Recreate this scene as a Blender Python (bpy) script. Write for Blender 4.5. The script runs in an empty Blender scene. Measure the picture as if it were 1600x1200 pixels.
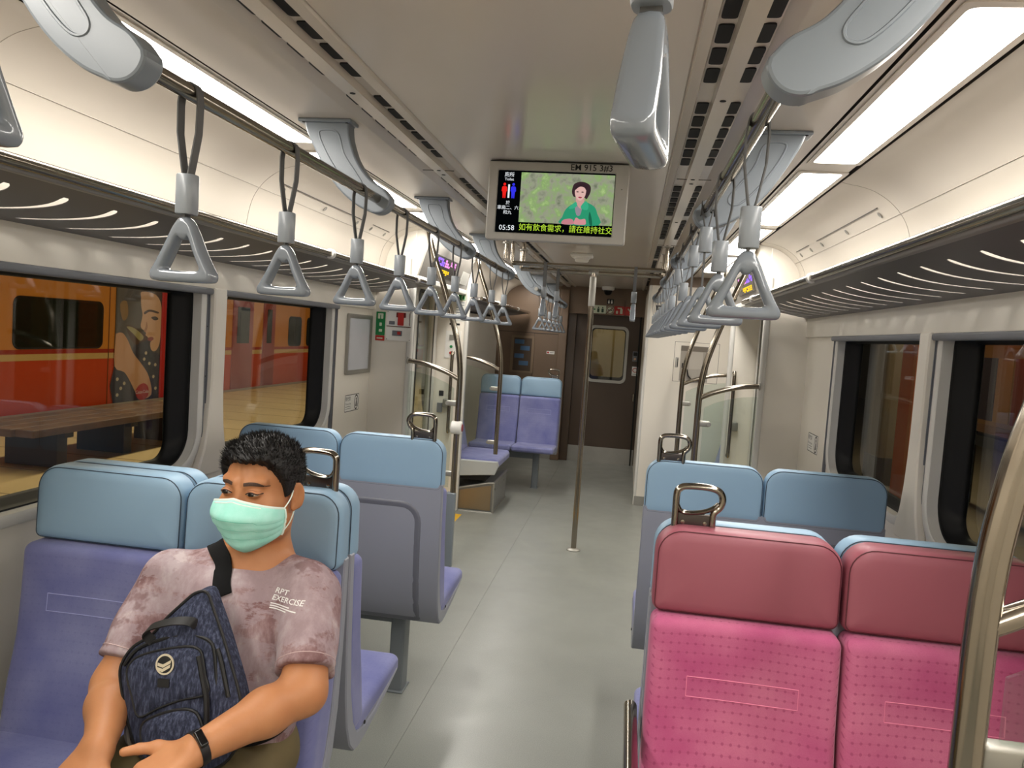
import bpy, bmesh, math, random
import numpy as np
from mathutils import Vector, Matrix
random.seed(7)
SC = bpy.context.scene
COL = SC.collection
PI = math.pi

# ------------------------------------------------------------------ camera
cam_d = bpy.data.cameras.new('camera')
cam_d.sensor_width = 36.0
cam_d.sensor_fit = 'HORIZONTAL'
cam_d.lens = 27.0
cam_d.clip_start = 0.02
cam_d.clip_end = 200
cam = bpy.data.objects.new('camera', cam_d)
COL.objects.link(cam)
RM = ((0.98606193, 0.15214876, 0.06732479),
      (0.07622835, -0.05345767, -0.99565632),
      (-0.14788885, 0.98691085, -0.06431062))
cam.matrix_world = Matrix(((RM[0][0], -RM[1][0], -RM[2][0], 0.0),
                           (RM[0][1], -RM[1][1], -RM[2][1], 0.0),
                           (RM[0][2], -RM[1][2], -RM[2][2], 1.55),
                           (0, 0, 0, 1)))
SC.camera = cam

# ------------------------------------------------------------------ world, exposure
w = bpy.data.worlds.new('night_sky')
SC.world = w
w.use_nodes = True
w.node_tree.nodes['Background'].inputs[0].default_value = (0.09, 0.075, 0.055, 1)
w.node_tree.nodes['Background'].inputs[1].default_value = 0.35
SC.view_settings.view_transform = 'Standard'
SC.view_settings.look = 'None'
SC.view_settings.exposure = 0.0
SC.view_settings.gamma = 1.0
SC.view_settings.use_curve_mapping = False
LAMP_POWER = 28.0          # radiance of the ceiling light diffusers
LAMP_TINT = (1.0, 0.955, 0.885)
STATION_POWER = 200.0      # station lamps outside the car

def area_lamp(name, loc, size, power, color, rot=(0, 0, 0)):
    l = bpy.data.lights.new(name, 'AREA')
    l.shape = 'RECTANGLE'; l.size, l.size_y = size
    l.energy = power; l.color = color
    o = bpy.data.objects.new(name, l)
    o.location = loc; o.rotation_euler = rot
    COL.objects.link(o)
    return o
area_lamp('station_lamp', (-5.0, 7.0, 3.6), (0.5, 9.0), STATION_POWER, (1.0, 0.80, 0.55))
area_lamp('station_lamp', (-5.0, 17.0, 3.6), (0.5, 9.0), STATION_POWER, (1.0, 0.80, 0.55))
area_lamp('station_lamp', (4.2, 8.0, 3.6), (0.4, 9.0), STATION_POWER * 0.9, (1.0, 0.86, 0.62))

# ------------------------------------------------------------------ colour and materials
def lin(c):
    return tuple((x / 12.92 if x <= 0.04045 else ((x + 0.055) / 1.055) ** 2.4) for x in c)
def rgb(r, g, b):
    return lin((r / 255.0, g / 255.0, b / 255.0)) + (1.0,)

class NT:
    """tiny helper around a node tree"""
    def __init__(s, name):
        s.m = bpy.data.materials.new(name)
        s.m.use_nodes = True
        s.t = s.m.node_tree
        s.b = s.t.nodes['Principled BSDF']
        s.out = s.t.nodes['Material Output']
    def n(s, typ, **kw):
        nd = s.t.nodes.new(typ)
        for k, v in kw.items():
            if k == 'inp':
                for kk, vv in v.items():
                    nd.inputs[kk].default_value = vv
            else:
                setattr(nd, k, v)
        return nd
    def l(s, a, b):
        s.t.links.new(a, b)
    def coord(s, which='Object', scale=(1, 1, 1)):
        tc = s.n('ShaderNodeTexCoord')
        mp = s.n('ShaderNodeMapping')
        mp.inputs['Scale'].default_value = scale
        s.l(tc.outputs[which], mp.inputs['Vector'])
        return mp.outputs['Vector']
    def noise(s, vec, scale, detail=3, rough=0.55):
        nz = s.n('ShaderNodeTexNoise')
        nz.inputs['Scale'].default_value = scale
        nz.inputs['Detail'].default_value = detail
        nz.inputs['Roughness'].default_value = rough
        s.l(vec, nz.inputs['Vector'])
        return nz.outputs['Fac']
    def ramp(s, fac, stops, interp='LINEAR'):
        r = s.n('ShaderNodeValToRGB')
        r.color_ramp.interpolation = interp
        els = r.color_ramp.elements
        while len(els) < len(stops):
            els.new(0.5)
        for e, (p, c) in zip(els, stops):
            e.position = p; e.color = c
        s.l(fac, r.inputs['Fac'])
        return r.outputs['Color']
    def bump(s, h, strength, dist=0.002):
        b = s.n('ShaderNodeBump')
        b.inputs['Strength'].default_value = strength
        b.inputs['Distance'].default_value = dist
        s.l(h, b.inputs['Height'])
        s.l(b.outputs['Normal'], s.b.inputs['Normal'])
    def mix(s, fac, a, b, mode='MIX'):
        m = s.n('ShaderNodeMix', data_type='RGBA', blend_type=mode)
        if isinstance(fac, (int, float)):
            m.inputs[0].default_value = fac
        else:
            s.l(fac, m.inputs[0])
        for sock, v in ((m.inputs[6], a), (m.inputs[7], b)):
            if isinstance(v, tuple):
                sock.default_value = v
            else:
                s.l(v, sock)
        return m.outputs[2]
    def math(s, op, a, b=None, c=None):
        m = s.n('ShaderNodeMath', operation=op)
        for i, v in enumerate((a, b, c)):
            if v is None: continue
            if isinstance(v, (int, float)):
                m.inputs[i].default_value = v
            else:
                s.l(v, m.inputs[i])
        return m.outputs[0]

def mat(name, col, rough=0.5, metal=0.0, spec=0.5, var=0.04, vscale=3.0, bump=0.0, bscale=200.0, coat=0.0):
    """plain surface with slight procedural colour variation and fine relief"""
    k = NT(name)
    v = k.coord()
    if var > 0:
        f = k.noise(v, vscale, 4)
        a = tuple(max(0, c * (1 - var)) for c in col[:3]) + (1,)
        b = tuple(min(1, c * (1 + var)) for c in col[:3]) + (1,)
        k.l(k.ramp(f, [(0.3, a), (0.7, b)]), k.b.inputs['Base Color'])
    else:
        k.b.inputs['Base Color'].default_value = col
    k.b.inputs['Roughness'].default_value = rough
    k.b.inputs['Metallic'].default_value = metal
    k.b.inputs['Specular IOR Level'].default_value = spec
    k.b.inputs['Coat Weight'].default_value = coat
    if bump > 0:
        k.bump(k.noise(v, bscale, 2), bump, 0.001)
    return k.m

def emit(name, col, strength):
    k = NT(name)
    e = k.n('ShaderNodeEmission')
    e.inputs[0].default_value = col
    e.inputs[1].default_value = strength
    k.l(e.outputs[0], k.out.inputs['Surface'])
    return k.m

def glass_mat(name, tint=(0.93, 0.96, 0.94, 1), refl=1.0):
    """thin pane: clear transmission with a Fresnel reflection"""
    k = NT(name)
    tr = k.n('ShaderNodeBsdfTransparent'); tr.inputs[0].default_value = tint
    gl = k.n('ShaderNodeBsdfGlossy'); gl.inputs[1].default_value = 0.01
    lw = k.n('ShaderNodeLayerWeight'); lw.inputs[0].default_value = .5
    f = k.math('MULTIPLY', k.math('ADD', k.math('MULTIPLY', k.math('POWER', lw.outputs['Facing'], 5.0), .96), .04), refl)
    mx = k.n('ShaderNodeMixShader')
    k.l(f, mx.inputs[0]); k.l(tr.outputs[0], mx.inputs[1]); k.l(gl.outputs[0], mx.inputs[2])
    k.l(mx.outputs[0], k.out.inputs['Surface'])
    return k.m

# ------------------------------------------------------------------ mesh building
class MB:
    def __init__(s):
        s.v = []; s.f = []; s.mi = []
    def add(s, vs, fs, mi=0, M=None):
        o = len(s.v)
        if M is not None:
            vs = [tuple(M @ Vector(p)) for p in vs]
        s.v.extend(tuple(p) for p in vs)
        for f in fs:
            s.f.append(tuple(i + o for i in f)); s.mi.append(mi)
        return s
    def box(s, x0, x1, y0, y1, z0, z1, mi=0, M=None):
        v = [(x0, y0, z0), (x1, y0, z0), (x1, y1, z0), (x0, y1, z0), (x0, y0, z1), (x1, y0, z1), (x1, y1, z1), (x0, y1, z1)]
        return s.add(v, [(0, 3, 2, 1), (4, 5, 6, 7), (0, 1, 5, 4), (1, 2, 6, 5), (2, 3, 7, 6), (3, 0, 4, 7)], mi, M)
    def rbox(s, c, size, r, seg=3, sub=1, mi=0, M=None, fn=None):
        """rounded box, optionally pushed through fn(x,y,z)->(x,y,z)"""
        h = [max(q / 2, 1e-5) for q in size]
        r = min(r, min(h) * 0.999)
        ax = []
        for q in h:
            hi = q - r
            a = [-(hi + r * math.tan(PI / 4 * (seg - i) / seg)) for i in range(seg)]
            mid = [-hi + 2 * hi * i / sub for i in range(sub + 1)]
            b = [hi + r * math.tan(PI / 4 * (i + 1) / seg) for i in range(seg)]
            ax.append(a + mid + b)
        verts = []; idx = {}; faces = []
        def vid(p):
            k = tuple(round(q, 6) for q in p)
            if k not in idx:
                q = []; d = []
                for i in range(3):
                    hi = h[i] - r
                    cl = max(-hi, min(hi, p[i]))
                    q.append(cl); d.append(p[i] - cl)
                L = math.sqrt(sum(t * t for t in d)) or 1.0
                pt = [c[i] + q[i] + r * d[i] / L for i in range(3)]
                if fn: pt = fn(*pt)
                idx[k] = len(verts); verts.append(tuple(pt))
            return idx[k]
        for a in range(3):
            b, d = (a + 1) % 3, (a + 2) % 3
            for sg in (-1, 1):
                for i in range(len(ax[b]) - 1):
                    for j in range(len(ax[d]) - 1):
                        ps = []
                        for (ii, jj) in ((i, j), (i + 1, j), (i + 1, j + 1), (i, j + 1)):
                            p = [0, 0, 0]; p[a] = sg * h[a]; p[b] = ax[b][ii]; p[d] = ax[d][jj]
                            ps.append(vid(p))
                        if len(set(ps)) < 3: continue
                        faces.append(tuple(ps) if sg > 0 else tuple(reversed(ps)))
        return s.add(verts, faces, mi, M)
    def loft(s, rings, closed=False, cap=True, mi=0, ringclosed=True):
        n = len(rings[0]); m = len(rings)
        v = [p for r in rings for p in r]
        f = []
        for i in range(m if closed else m - 1):
            a = i * n; b = ((i + 1) % m) * n
            for j in range(n if ringclosed else n - 1):
                k = (j + 1) % n
                f.append((a + j, a + k, b + k, b + j))
        if cap and not closed and ringclosed:
            f.append(tuple(reversed(range(n))))
            f.append(tuple((m - 1) * n + j for j in range(n)))
        return s.add(v, f, mi)
    def tube(s, pts, r, n=10, closed=False, cap=True, mi=0, flat=None, up=None):
        """sweep a circle (or an ellipse flat=(ra,rb) with axis a along up) along pts; r may be a list"""
        P = [Vector(p) for p in pts]; m = len(P)
        T = []
        for i in range(m):
            if closed:
                t = P[(i + 1) % m] - P[i - 1]
            else:
                t = P[min(i + 1, m - 1)] - P[max(i - 1, 0)]
            T.append(t.normalized() if t.length > 1e-9 else Vector((0, 0, 1)))
        if up is not None:
            U = [(Vector(up) - t * Vector(up).dot(t)).normalized() for t in T]
        else:
            a = Vector((0, 0, 1)) if abs(T[0].z) < 0.9 else Vector((1, 0, 0))
            u = (a - T[0] * a.dot(T[0])).normalized()
            U = [u]
            for i in range(1, m):
                u = (u - T[i] * u.dot(T[i]))
                u = u.normalized() if u.length > 1e-6 else U[-1]
                U.append(u)
        rings = []
        for i in range(m):
            w_ = T[i].cross(U[i])
            rr = r[i] if isinstance(r, (list, tuple)) else r
            ra, rb = flat if flat else (rr, rr)
            rings.append([tuple(P[i] + U[i] * (ra * math.cos(2 * PI * j / n)) + w_ * (rb * math.sin(2 * PI * j / n))) for j in range(n)])
        return s.loft(rings, closed, cap, mi)
    def belt(s, pts, width, thick, axis, closed=False, mi=0):
        """flat strap: width along the fixed axis, thickness across the path"""
        P = [Vector(p) for p in pts]; A = Vector(axis).normalized(); m = len(P)
        rings = []
        for i in range(m):
            t = (P[(i + 1) % m] - P[i - 1]) if closed else (P[min(i + 1, m - 1)] - P[max(i - 1, 0)])
            t.normalize()
            nrm = A.cross(t).normalized()
            a = A * width / 2; b = nrm * thick / 2
            rings.append([tuple(P[i] + a + b), tuple(P[i] - a + b), tuple(P[i] - a - b), tuple(P[i] + a - b)])
        return s.loft(rings, closed, True, mi)
    def lathe(s, prof, n=16, mi=0, M=None):
        """prof: (r,z) list, axis z"""
        rings = [[(r * math.cos(2 * PI * j / n), r * math.sin(2 * PI * j / n), z) for j in range(n)] for r, z in prof]
        t = MB().loft(rings, False, True)
        return s.add(t.v, t.f, mi, M)
    def plate(s, out, d0, d1, bev=0.0, mi=0, M=None):
        """closed 2-D outline (x,z) extruded along y from d0 to d1, with a small bevel"""
        n = len(out)
        cx = sum(p[0] for p in out) / n; cz = sum(p[1] for p in out) / n
        if bev > 0:
            ins = inset(out, bev)
            rings = [[(x, d0, z) for x, z in ins], [(x, d0 + bev, z) for x, z in out], [(x, d1 - bev, z) for x, z in out], [(x, d1, z) for x, z in ins]]
        else:
            rings = [[(x, d0, z) for x, z in out], [(x, d1, z) for x, z in out]]
        t = MB().loft(rings, False, True)
        return s.add(t.v, t.f, mi, M)
    def xform(s, M):
        s.v = [tuple(M @ Vector(p)) for p in s.v]
        return s
    def map(s, fn):
        s.v = [tuple(fn(*p)) for p in s.v]
        return s
    def join(s, o, mi=None):
        b = len(s.v); s.v.extend(o.v)
        for f, q in zip(o.f, o.mi):
            s.f.append(tuple(i + b for i in f)); s.mi.append(q if mi is None else mi)
        return s

def inset(out, d):
    n = len(out)
    area = sum(out[i][0] * out[(i + 1) % n][1] - out[(i + 1) % n][0] * out[i][1] for i in range(n))
    sg = 1 if area > 0 else -1
    res = []
    for i in range(n):
        p0, p1, p2 = Vector(out[i - 1]), Vector(out[i]), Vector(out[(i + 1) % n])
        a = (p1 - p0); b = (p2 - p1)
        a = a.normalized() if a.length > 1e-9 else Vector((1, 0)); b = b.normalized() if b.length > 1e-9 else a
        na = Vector((-a.y, a.x)) * sg; nb = Vector((-b.y, b.x)) * sg
        nn = na + nb
        L = nn.length
        if L < 1e-6: nn = na; k = 1
        else: nn = nn / L; k = min(1.0 / max(0.4, nn.dot(na)), 2.0)
        res.append(tuple(p1 + nn * d * k))
    return res

def rrect(x0, x1, z0, z1, r, n=5):
    """rounded rectangle outline, counter-clockwise; r single or 4 radii (bl, br, tr, tl)"""
    rs = r if isinstance(r, (list, tuple)) else (r, r, r, r)
    out = []
    for (cx, cz, a0, q) in ((x0, z0, PI, rs[0]), (x1, z0, 1.5 * PI, rs[1]), (x1, z1, 0, rs[2]), (x0, z1, 0.5 * PI, rs[3])):
        sx = 1 if cx == x0 else -1; sz = 1 if cz == z0 else -1
        for i in range(n + 1):
            a = a0 + PI / 2 * i / n
            out.append((cx + sx * q + q * math.cos(a), cz + sz * q + q * math.sin(a)))
    return out

def spline(pts, n=8, closed=False):
    """Catmull-Rom through pts (any dimension)"""
    P = [np.array(p, float) for p in pts]; m = len(P); res = []
    segs = m if closed else m - 1
    for i in range(segs):
        if closed:
            a, b, c, d = P[i - 1], P[i], P[(i + 1) % m], P[(i + 2) % m]
        else:
            b, c = P[i], P[i + 1]
            a = P[i - 1] if i > 0 else 2 * b - c
            d = P[i + 2] if i + 2 < m else 2 * c - b
        for k in range(n):
            t = k / n
            res.append(tuple(0.5 * ((2 * b) + (c - a) * t + (2 * a - 5 * b + 4 * c - d) * t * t + (3 * b - a - 3 * c + d) * t ** 3)))
    if not closed: res.append(tuple(P[-1]))
    return res

def mesh_of(name, mb, mats, smooth=True, angle=38):
    me = bpy.data.meshes.new(name)
    me.from_pydata(mb.v, [], mb.f)
    if not isinstance(mats, (list, tuple)): mats = [mats]
    for m_ in mats: me.materials.append(m_)
    if len(mats) > 1:
        me.polygons.foreach_set('material_index', mb.mi)
    if smooth:
        me.shade_smooth()
        me.set_sharp_from_angle(angle=math.radians(angle))
    me.validate()
    me.update()
    return me

def obj(name, mb, mats, parent=None, smooth=True, angle=38, label=None):
    me = mesh_of(name, mb, mats, smooth, angle) if isinstance(mb, MB) else mb
    o = bpy.data.objects.new(name, me)
    COL.objects.link(o)
    if parent is not None: o.parent = parent
    if label: o['label'] = label
    return o

def struct(name, mb, mats, smooth=True, angle=38):
    o = obj(name, mb, mats, None, smooth, angle)
    o['kind'] = 'structure'
    return o

def thing(name, label, cat, loc=(0, 0, 0), rz=0.0, group=None):
    o = bpy.data.objects.new(name, None)
    o.empty_display_size = 0.05
    COL.objects.link(o)
    o.location = loc; o.rotation_euler = (0, 0, rz)
    o['label'] = label; o['category'] = cat
    if group: o['group'] = group
    return o

def tag(o, label, cat, group=None, kind=None):
    o['label'] = label; o['category'] = cat
    if group: o['group'] = group
    if kind: o['kind'] = kind
    return o

def kids(o):
    return [c for c in bpy.data.objects if c.parent == o]
def dup(root, loc=None, rz=None, label=None, group=None):
    r = root.copy(); COL.objects.link(r)
    if loc is not None: r.location = loc
    if rz is not None: r.rotation_euler = (0, 0, rz)
    if label: r['label'] = label
    if group: r['group'] = group
    for ch in list(root.children):
        c = ch.copy(); COL.objects.link(c); c.parent = r
        for g in list(ch.children):
            d = g.copy(); COL.objects.link(d); d.parent = c
    return r

def text_mesh(body, size, align='CENTER', extrude=0.0, font_scale_x=1.0, bold=0.0):
    c = bpy.data.curves.new('txt', 'FONT')
    c.body = body; c.size = size; c.align_x = align; c.align_y = 'CENTER'
    c.extrude = extrude; c.resolution_u = 2; c.offset = bold
    o = bpy.data.objects.new('txt', c); COL.objects.link(o)
    dg = bpy.context.evaluated_depsgraph_get(); dg.update()
    me = bpy.data.meshes.new_from_object(o.evaluated_get(dg))
    bpy.data.objects.remove(o); bpy.data.curves.remove(c)
    return me
def text(name, body, size, M, mt, parent=None, align='CENTER', bold=0.0, sx=1.0):
    """flat lettering; M maps text x,y (and z = out of the surface) into the parent's space"""
    me = text_mesh(body, size, align, 0, 1, bold)
    me.materials.clear(); me.materials.append(mt)
    for v in me.vertices:
        v.co.x *= sx
    me.transform(M)
    o = bpy.data.objects.new(name, me); COL.objects.link(o)
    if parent is not None: o.parent = parent
    return o
def face_y(x, y, z):      # lettering on a surface that faces -Y
    return Matrix(((1, 0, 0, x), (0, 0, -1, y), (0, 1, 0, z), (0, 0, 0, 1)))
def face_px(x, y, z):     # lettering on the left wall, facing +X
    return Matrix(((0, 0, 1, x), (1, 0, 0, y), (0, 1, 0, z), (0, 0, 0, 1)))
def face_nx(x, y, z):     # lettering on the right wall, facing -X
    return Matrix(((0, 0, -1, x), (-1, 0, 0, y), (0, 1, 0, z), (0, 0, 0, 1)))

# ------------------------------------------------------------------ the car's main measures
XC = -0.312
HW = 1.37
XL, XR = XC - HW, XC + HW
Y0, Y1 = -2.6, 9.67
S0, S1 = 0.98, 4.85        # seating bay
D1 = 6.40                  # far edge of the door bay
# ------------------------------------------------------------------ materials of the car
M_WALL = mat('cream_wall_panel', rgb(226, 220, 208), 0.38, var=0.015)
M_COVE = mat('cove_panel', rgb(202, 194, 181), 0.4, var=0.015)
M_CEIL = mat('ceiling_enamel', rgb(214, 206, 194), 0.2, var=0.015)
M_TRIM = mat('grey_white_trim', rgb(208, 206, 200), 0.35, var=0.01)
M_CHAN = mat('slate_channel', rgb(110, 112, 118), 0.4, var=0.03)
M_DARK = mat('dark_recess', rgb(14, 13, 12), 0.7, var=0.0)
M_RUB = mat('black_gasket', rgb(6, 6, 7), 0.5, spec=.25, var=0.0)
M_GROOVE = mat('shadow_groove', rgb(62, 55, 48), 0.6, var=0.02)
M_BROWN = mat('brown_end_wall', rgb(112, 92, 74), 0.45, var=0.03)
M_DBROWN = mat('dark_brown_door', rgb(70, 54, 40), 0.42, var=0.03)
M_STEEL = mat('brushed_steel', rgb(148, 140, 128), 0.16, metal=1.0, var=0.04, vscale=8)
M_STEELM = mat('matt_steel', rgb(165, 163, 156), 0.45, metal=0.8, var=0.05, vscale=6)
M_SCREW = mat('screw_head', rgb(120, 112, 100), 0.4, metal=0.8, var=0.0)
M_RACK = mat('rack_dark_grey', rgb(92, 88, 88), 0.42, var=0.03)
M_BLUEGREY = mat('blue_grey_plastic', rgb(124, 132, 140), 0.3, var=0.02)
M_HANDLE = mat('handle_grey_plastic', rgb(120, 127, 135), 0.16, var=0.015, coat=0.3)
M_SLEEVE = mat('sleeve_grey_plastic', rgb(140, 146, 152), 0.28, var=0.015)
M_STRAP = mat('strap_webbing', rgb(92, 92, 92), 0.75, var=0.06, vscale=60)
M_WHITE = mat('white_plastic', rgb(228, 226, 220), 0.35, var=0.01)
M_BLACK = mat('black_print', rgb(16, 16, 17), 0.55, var=0.0)
M_GREEN = mat('sign_green', rgb(14, 122, 62), 0.45, var=0.02)
M_RED = mat('sign_red', rgb(176, 34, 26), 0.45, var=0.02)
M_GLOW = mat('sign_pale', rgb(206, 214, 190), 0.5, var=0.01)
M_CLINE = mat('cove_joint', rgb(160, 152, 140), .6, var=0)
M_LAMP = emit('lamp_diffuser', LAMP_TINT + (1,), LAMP_POWER)
M_GLASS = glass_mat('window_glass', (0.80, 0.83, 0.80, 1), 1.0)
M_SCREEN_GLASS = glass_mat('clear_screen_glass', (0.90, 0.94, 0.92, 1), 1.0)

def floor_material():
    k = NT('vinyl_floor')
    v = k.coord()
    f = k.noise(v, 1.6, 5, 0.6)
    sp = k.noise(v, 260, 2, 0.7)
    c = k.ramp(f, [(0.3, rgb(128, 130, 125)), (0.7, rgb(140, 142, 136))])
    c2 = k.ramp(sp, [(0.35, rgb(110, 112, 107)), (0.5, rgb(134, 136, 130)), (0.68, rgb(156, 158, 151))])
    k.l(k.mix(0.35, c, c2), k.b.inputs['Base Color'])
    r = k.ramp(k.noise(v, 5, 4), [(0.3, (0.30, 0.30, 0.30, 1)), (0.7, (0.42, 0.42, 0.42, 1))])
    k.l(r, k.b.inputs['Roughness'])
    k.b.inputs['Specular IOR Level'].default_value = 0.55
    return k.m
M_FLOOR = floor_material()

# ------------------------------------------------------------------ floor: welded vinyl sheets
fl = struct('floor', MB().box(XL - .03, XR + .03, Y0, Y1 + .2, -.06, -.004), mat('floor_weld', rgb(92, 92, 86), .6), False)
for a, b in ((XL - .03, -.7412), (-.740, .45), (.4512, XR + .03)):
    obj('floor_sheet', MB().box(a, b, Y0, Y1 + .2, -.004, 0), M_FLOOR, fl, False)
for x0, x1 in ((-1.60, -1.30), (XC * 2 + 1.30, XC * 2 + 1.60)):
    k = obj('threshold_strip', MB().box(x0, x1, 4.98, 6.30, 0, .003), mat('warning_yellow', rgb(214, 166, 32), 0.5), fl, False, label='yellow warning strip at the side door')

# ------------------------------------------------------------------ ceiling: one extruded profile with grooves
def extr(prof, y0, y1, side, mi=0, mb=None):
    """open profile of (rel, z) extruded along y; side -1 mirrors"""
    mb = mb or MB()
    v = []; f = []
    n = len(prof)
    for y in (y0, y1):
        v += [(XC + side * r, y, z) for r, z in prof]
    for i in range(n - 1):
        q = (i, i + 1, n + i + 1, n + i)
        f.append(q if side < 0 else tuple(reversed(q)))
    return mb.add(v, f, mi)
ZC = 2.205
ceil = MB()
for s in (-1, 1):
    extr([(0, ZC), (.400, ZC), (.404, ZC + .004), (.408, ZC - .006), (.432, ZC - .012), (.438, ZC + .004), (.476, ZC + .004), (.480, ZC - .016),
          (.520, ZC - .016), (.524, ZC + .004), (.562, ZC + .010), (.592, ZC - .010), (.597, ZC - .012), (.828, ZC - .012)], Y0, Y1, s, 0, ceil)
    extr([(.828, ZC - .012), (.829, ZC + .02), (.838, ZC + .02), (.839, ZC - .010)], Y0, Y1, s, 1, ceil)
    extr([(.839, ZC - .010), (1.018, ZC - .012)], Y0, Y1, s, 0, ceil)
    extr([(1.018, ZC - .012), (1.019, ZC + .02), (1.034, ZC + .02), (1.035, ZC - .014)], Y0, Y1, s, 1, ceil)
ceil_o = struct('ceiling', ceil, [M_CEIL, M_GROOVE], True, 25)
for yj in (-1.0, 1.03, 3.06, 5.09, 7.12, 9.0):            # joints between the ceiling panels
    for s in (-1, 1):
        x0, x1 = XC + s * .44, XC + s * .57
        obj('panel_joint', MB().box(min(x0, x1), max(x0, x1), yj - .0012, yj + .0012, ZC - .0175, ZC - .015), M_GROOVE, ceil_o, False)

# ventilation slots in the two channels each side of the bar
slot_me = {}
def slot_mesh(wd):
    if wd not in slot_me:
        out = rrect(-wd / 2, wd / 2, -.049, .049, .008, 3)
        m_ = MB()
        t = MB().plate([(a, b) for a, b in out], 0, .004)
        m_.add([(x, z, y) for x, y, z in t.v], [tuple(reversed(f)) for f in t.f])
        slot_me[wd] = mesh_of('slot', m_, M_DARK, False)
    return slot_me[wd]
for s in (-1, 1):
    tr = struct('trim_1' if s < 0 else 'trim_2', MB().box(min(XC + s * .4785, XC + s * .5215), max(XC + s * .4785, XC + s * .5215), Y0, Y1, ZC - .019, ZC - .0155), M_CEIL, False)
    for k0 in range(-2, 5):
        base = 1.247 + 2.03 * k0 - 2.03
        for g in (base, base + .903):
            for i in range(6):
                y = g + .064 + .128 * i
                if not (-.6 < y < 9.4): continue
                for rel, wd in ((.457, .032), (.541, .030)):
                    o = bpy.data.objects.new('vent_slot', slot_mesh(wd)); COL.objects.link(o)
                    o.parent = tr; o.location = (XC + s * rel, y, ZC + .0005 if rel < .5 else ZC + .0025)
        for y in (base + .83, base + 1.80, base + 1.88):
            if 0.3 < y < 9:
                obj('screw', MB().lathe([(.0085, -.0012), (.008, 0)], 10, M=Matrix.Translation((XC + s * .5, y, ZC - .019))), M_DARK, tr)  # flat dark discs standing for the black access holes in the bar

# ------------------------------------------------------------------ ceiling lights
LY = [(-2.5 + .2, -1.34), (-1.18, .01), (.17, 1.36 + .03), (1.525, 2.735), (2.895, 4.10), (4.26, 5.45), (5.61, 6.80), (6.96, 8.15), (9.0, 9.5)]
for s in (-1, 1):
    for i, (a, b) in enumerate(LY):
        dy = -.06 if s < 0 else 0
        a2, b2 = a + dy, b + dy
        n_ = 'left' if s < 0 else 'right'
        if i > 6 and s > 0: continue          # the ceiling is blind over the toilet block and at the end wall
        t = thing('ceiling_light', '', 'ceiling light', (XC + s * .938, (a2 + b2) / 2, ZC - .012), 0, 'ceiling light panels')
        L = b2 - a2
        fr = MB()
        o_ = rrect(-.086, .086, -L / 2 - .025, L / 2 + .025, .012, 3)
        i_ = rrect(-.069, .069, -L / 2, L / 2, .016, 3)
        rings = [[(x, y, .001) for x, y in o_], [(x, y, -.0025) for x, y in o_], [(x, y, -.0025) for x, y in i_], [(x, y, .001) for x, y in i_]]
        fr.loft(rings, True)
        obj('frame', fr, M_CEIL, t, True, 30)
        d = MB(); d.add([(x, y, -.0005) for x, y in i_], [tuple(reversed(range(len(i_))))])
        obj('diffuser', d, M_LAMP, t, False)
        nm = {3: 'long lit ceiling light panel nearest the viewer above the %s luggage rack', 4: 'second lit ceiling light panel from the viewer on the %s side',
              5: 'lit ceiling light panel just before the %s side door', 6: 'lit ceiling light panel over the %s side door bay', 7: 'lit ceiling light panel past the door bay on the %s',
              8: 'lit ceiling light panel at the far end wall on the %s', 2: 'lit ceiling light panel overhead beside the near %s rail bracket', 1: 'lit ceiling light panel over the near %s door bay', 0: 'lit ceiling light panel behind the viewer on the %s'}[i]
        t['label'] = nm % n_

# ------------------------------------------------------------------ coves
COVE = [(1.035, ZC - .014), (1.065, 2.184), (1.10, 2.178), (1.15, 2.163), (1.20, 2.134), (1.24, 2.098), (1.272, 2.052), (1.290, 2.000), (1.302, 1.93), (1.312, 1.86), (1.322, 1.80), (1.33, 1.765)]
def cove_r(z):
    for (r0, z0), (r1, z1) in zip(COVE, COVE[1:]):
        if z1 <= z <= z0: return r0 + (r1 - r0) * (z0 - z) / (z0 - z1)
    return 1.33
CV = spline(COVE, 4)
for s, nm in ((-1, 'trim_3'), (1, 'trim_4')):
    cv = MB()
    extr(CV, Y0, S1, s, 0, cv)
    if s < 0: extr(CV, D1, Y1, s, 0, cv)
    else: extr(CV, D1, 7.4, s, 0, cv)
    o = struct(nm, cv, M_COVE, True, 50)
    # access hatches: recessed outlines and round locks
    yy = 1.75 if s < 0 else 1.55
    def on_cove(z): return XC + s * (cove_r(z) - .0012)
    for (ya, yb) in ((3.16, 4.13), (4.31, 4.61)):
        pts = [(on_cove(2.127), ya, 2.127), (on_cove(2.127), yb, 2.127)]
        obj('hatch_line', MB().tube(pts, .0022, 6), M_GROOVE, o, False)
        for yk in ((4.34, 4.585) if ya > 4.2 else (3.195, 3.66, 4.11)):
            z = 2.107
            Mx = Matrix.Translation((on_cove(z), yk, z)) @ Matrix.Rotation(-s * math.radians(130), 4, 'Y')
            lk = MB().lathe([(.013, 0), (.013, .0015), (.0105, .002), (.0095, .001), (0, .001)], 14, M=Mx)
            obj('round_lock', lk, M_STEELM, o)
    for ys_ in (1.62, 3.02, 4.72):
        pts = [(XC + s * (r - .0006), ys_, z) for r, z in CV]
        obj('panel_seam', MB().tube(pts, .0011, 5), M_CLINE, o, False)
    for zc in (2.085, 1.90):
        obj('panel_line', MB().box(min(on_cove(zc) + s * .0009, on_cove(zc) + s * .003), max(on_cove(zc) + s * .0009, on_cove(zc) + s * .003), Y0, S1, zc - .0010, zc + .0010), M_CLINE, o, False)

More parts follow.
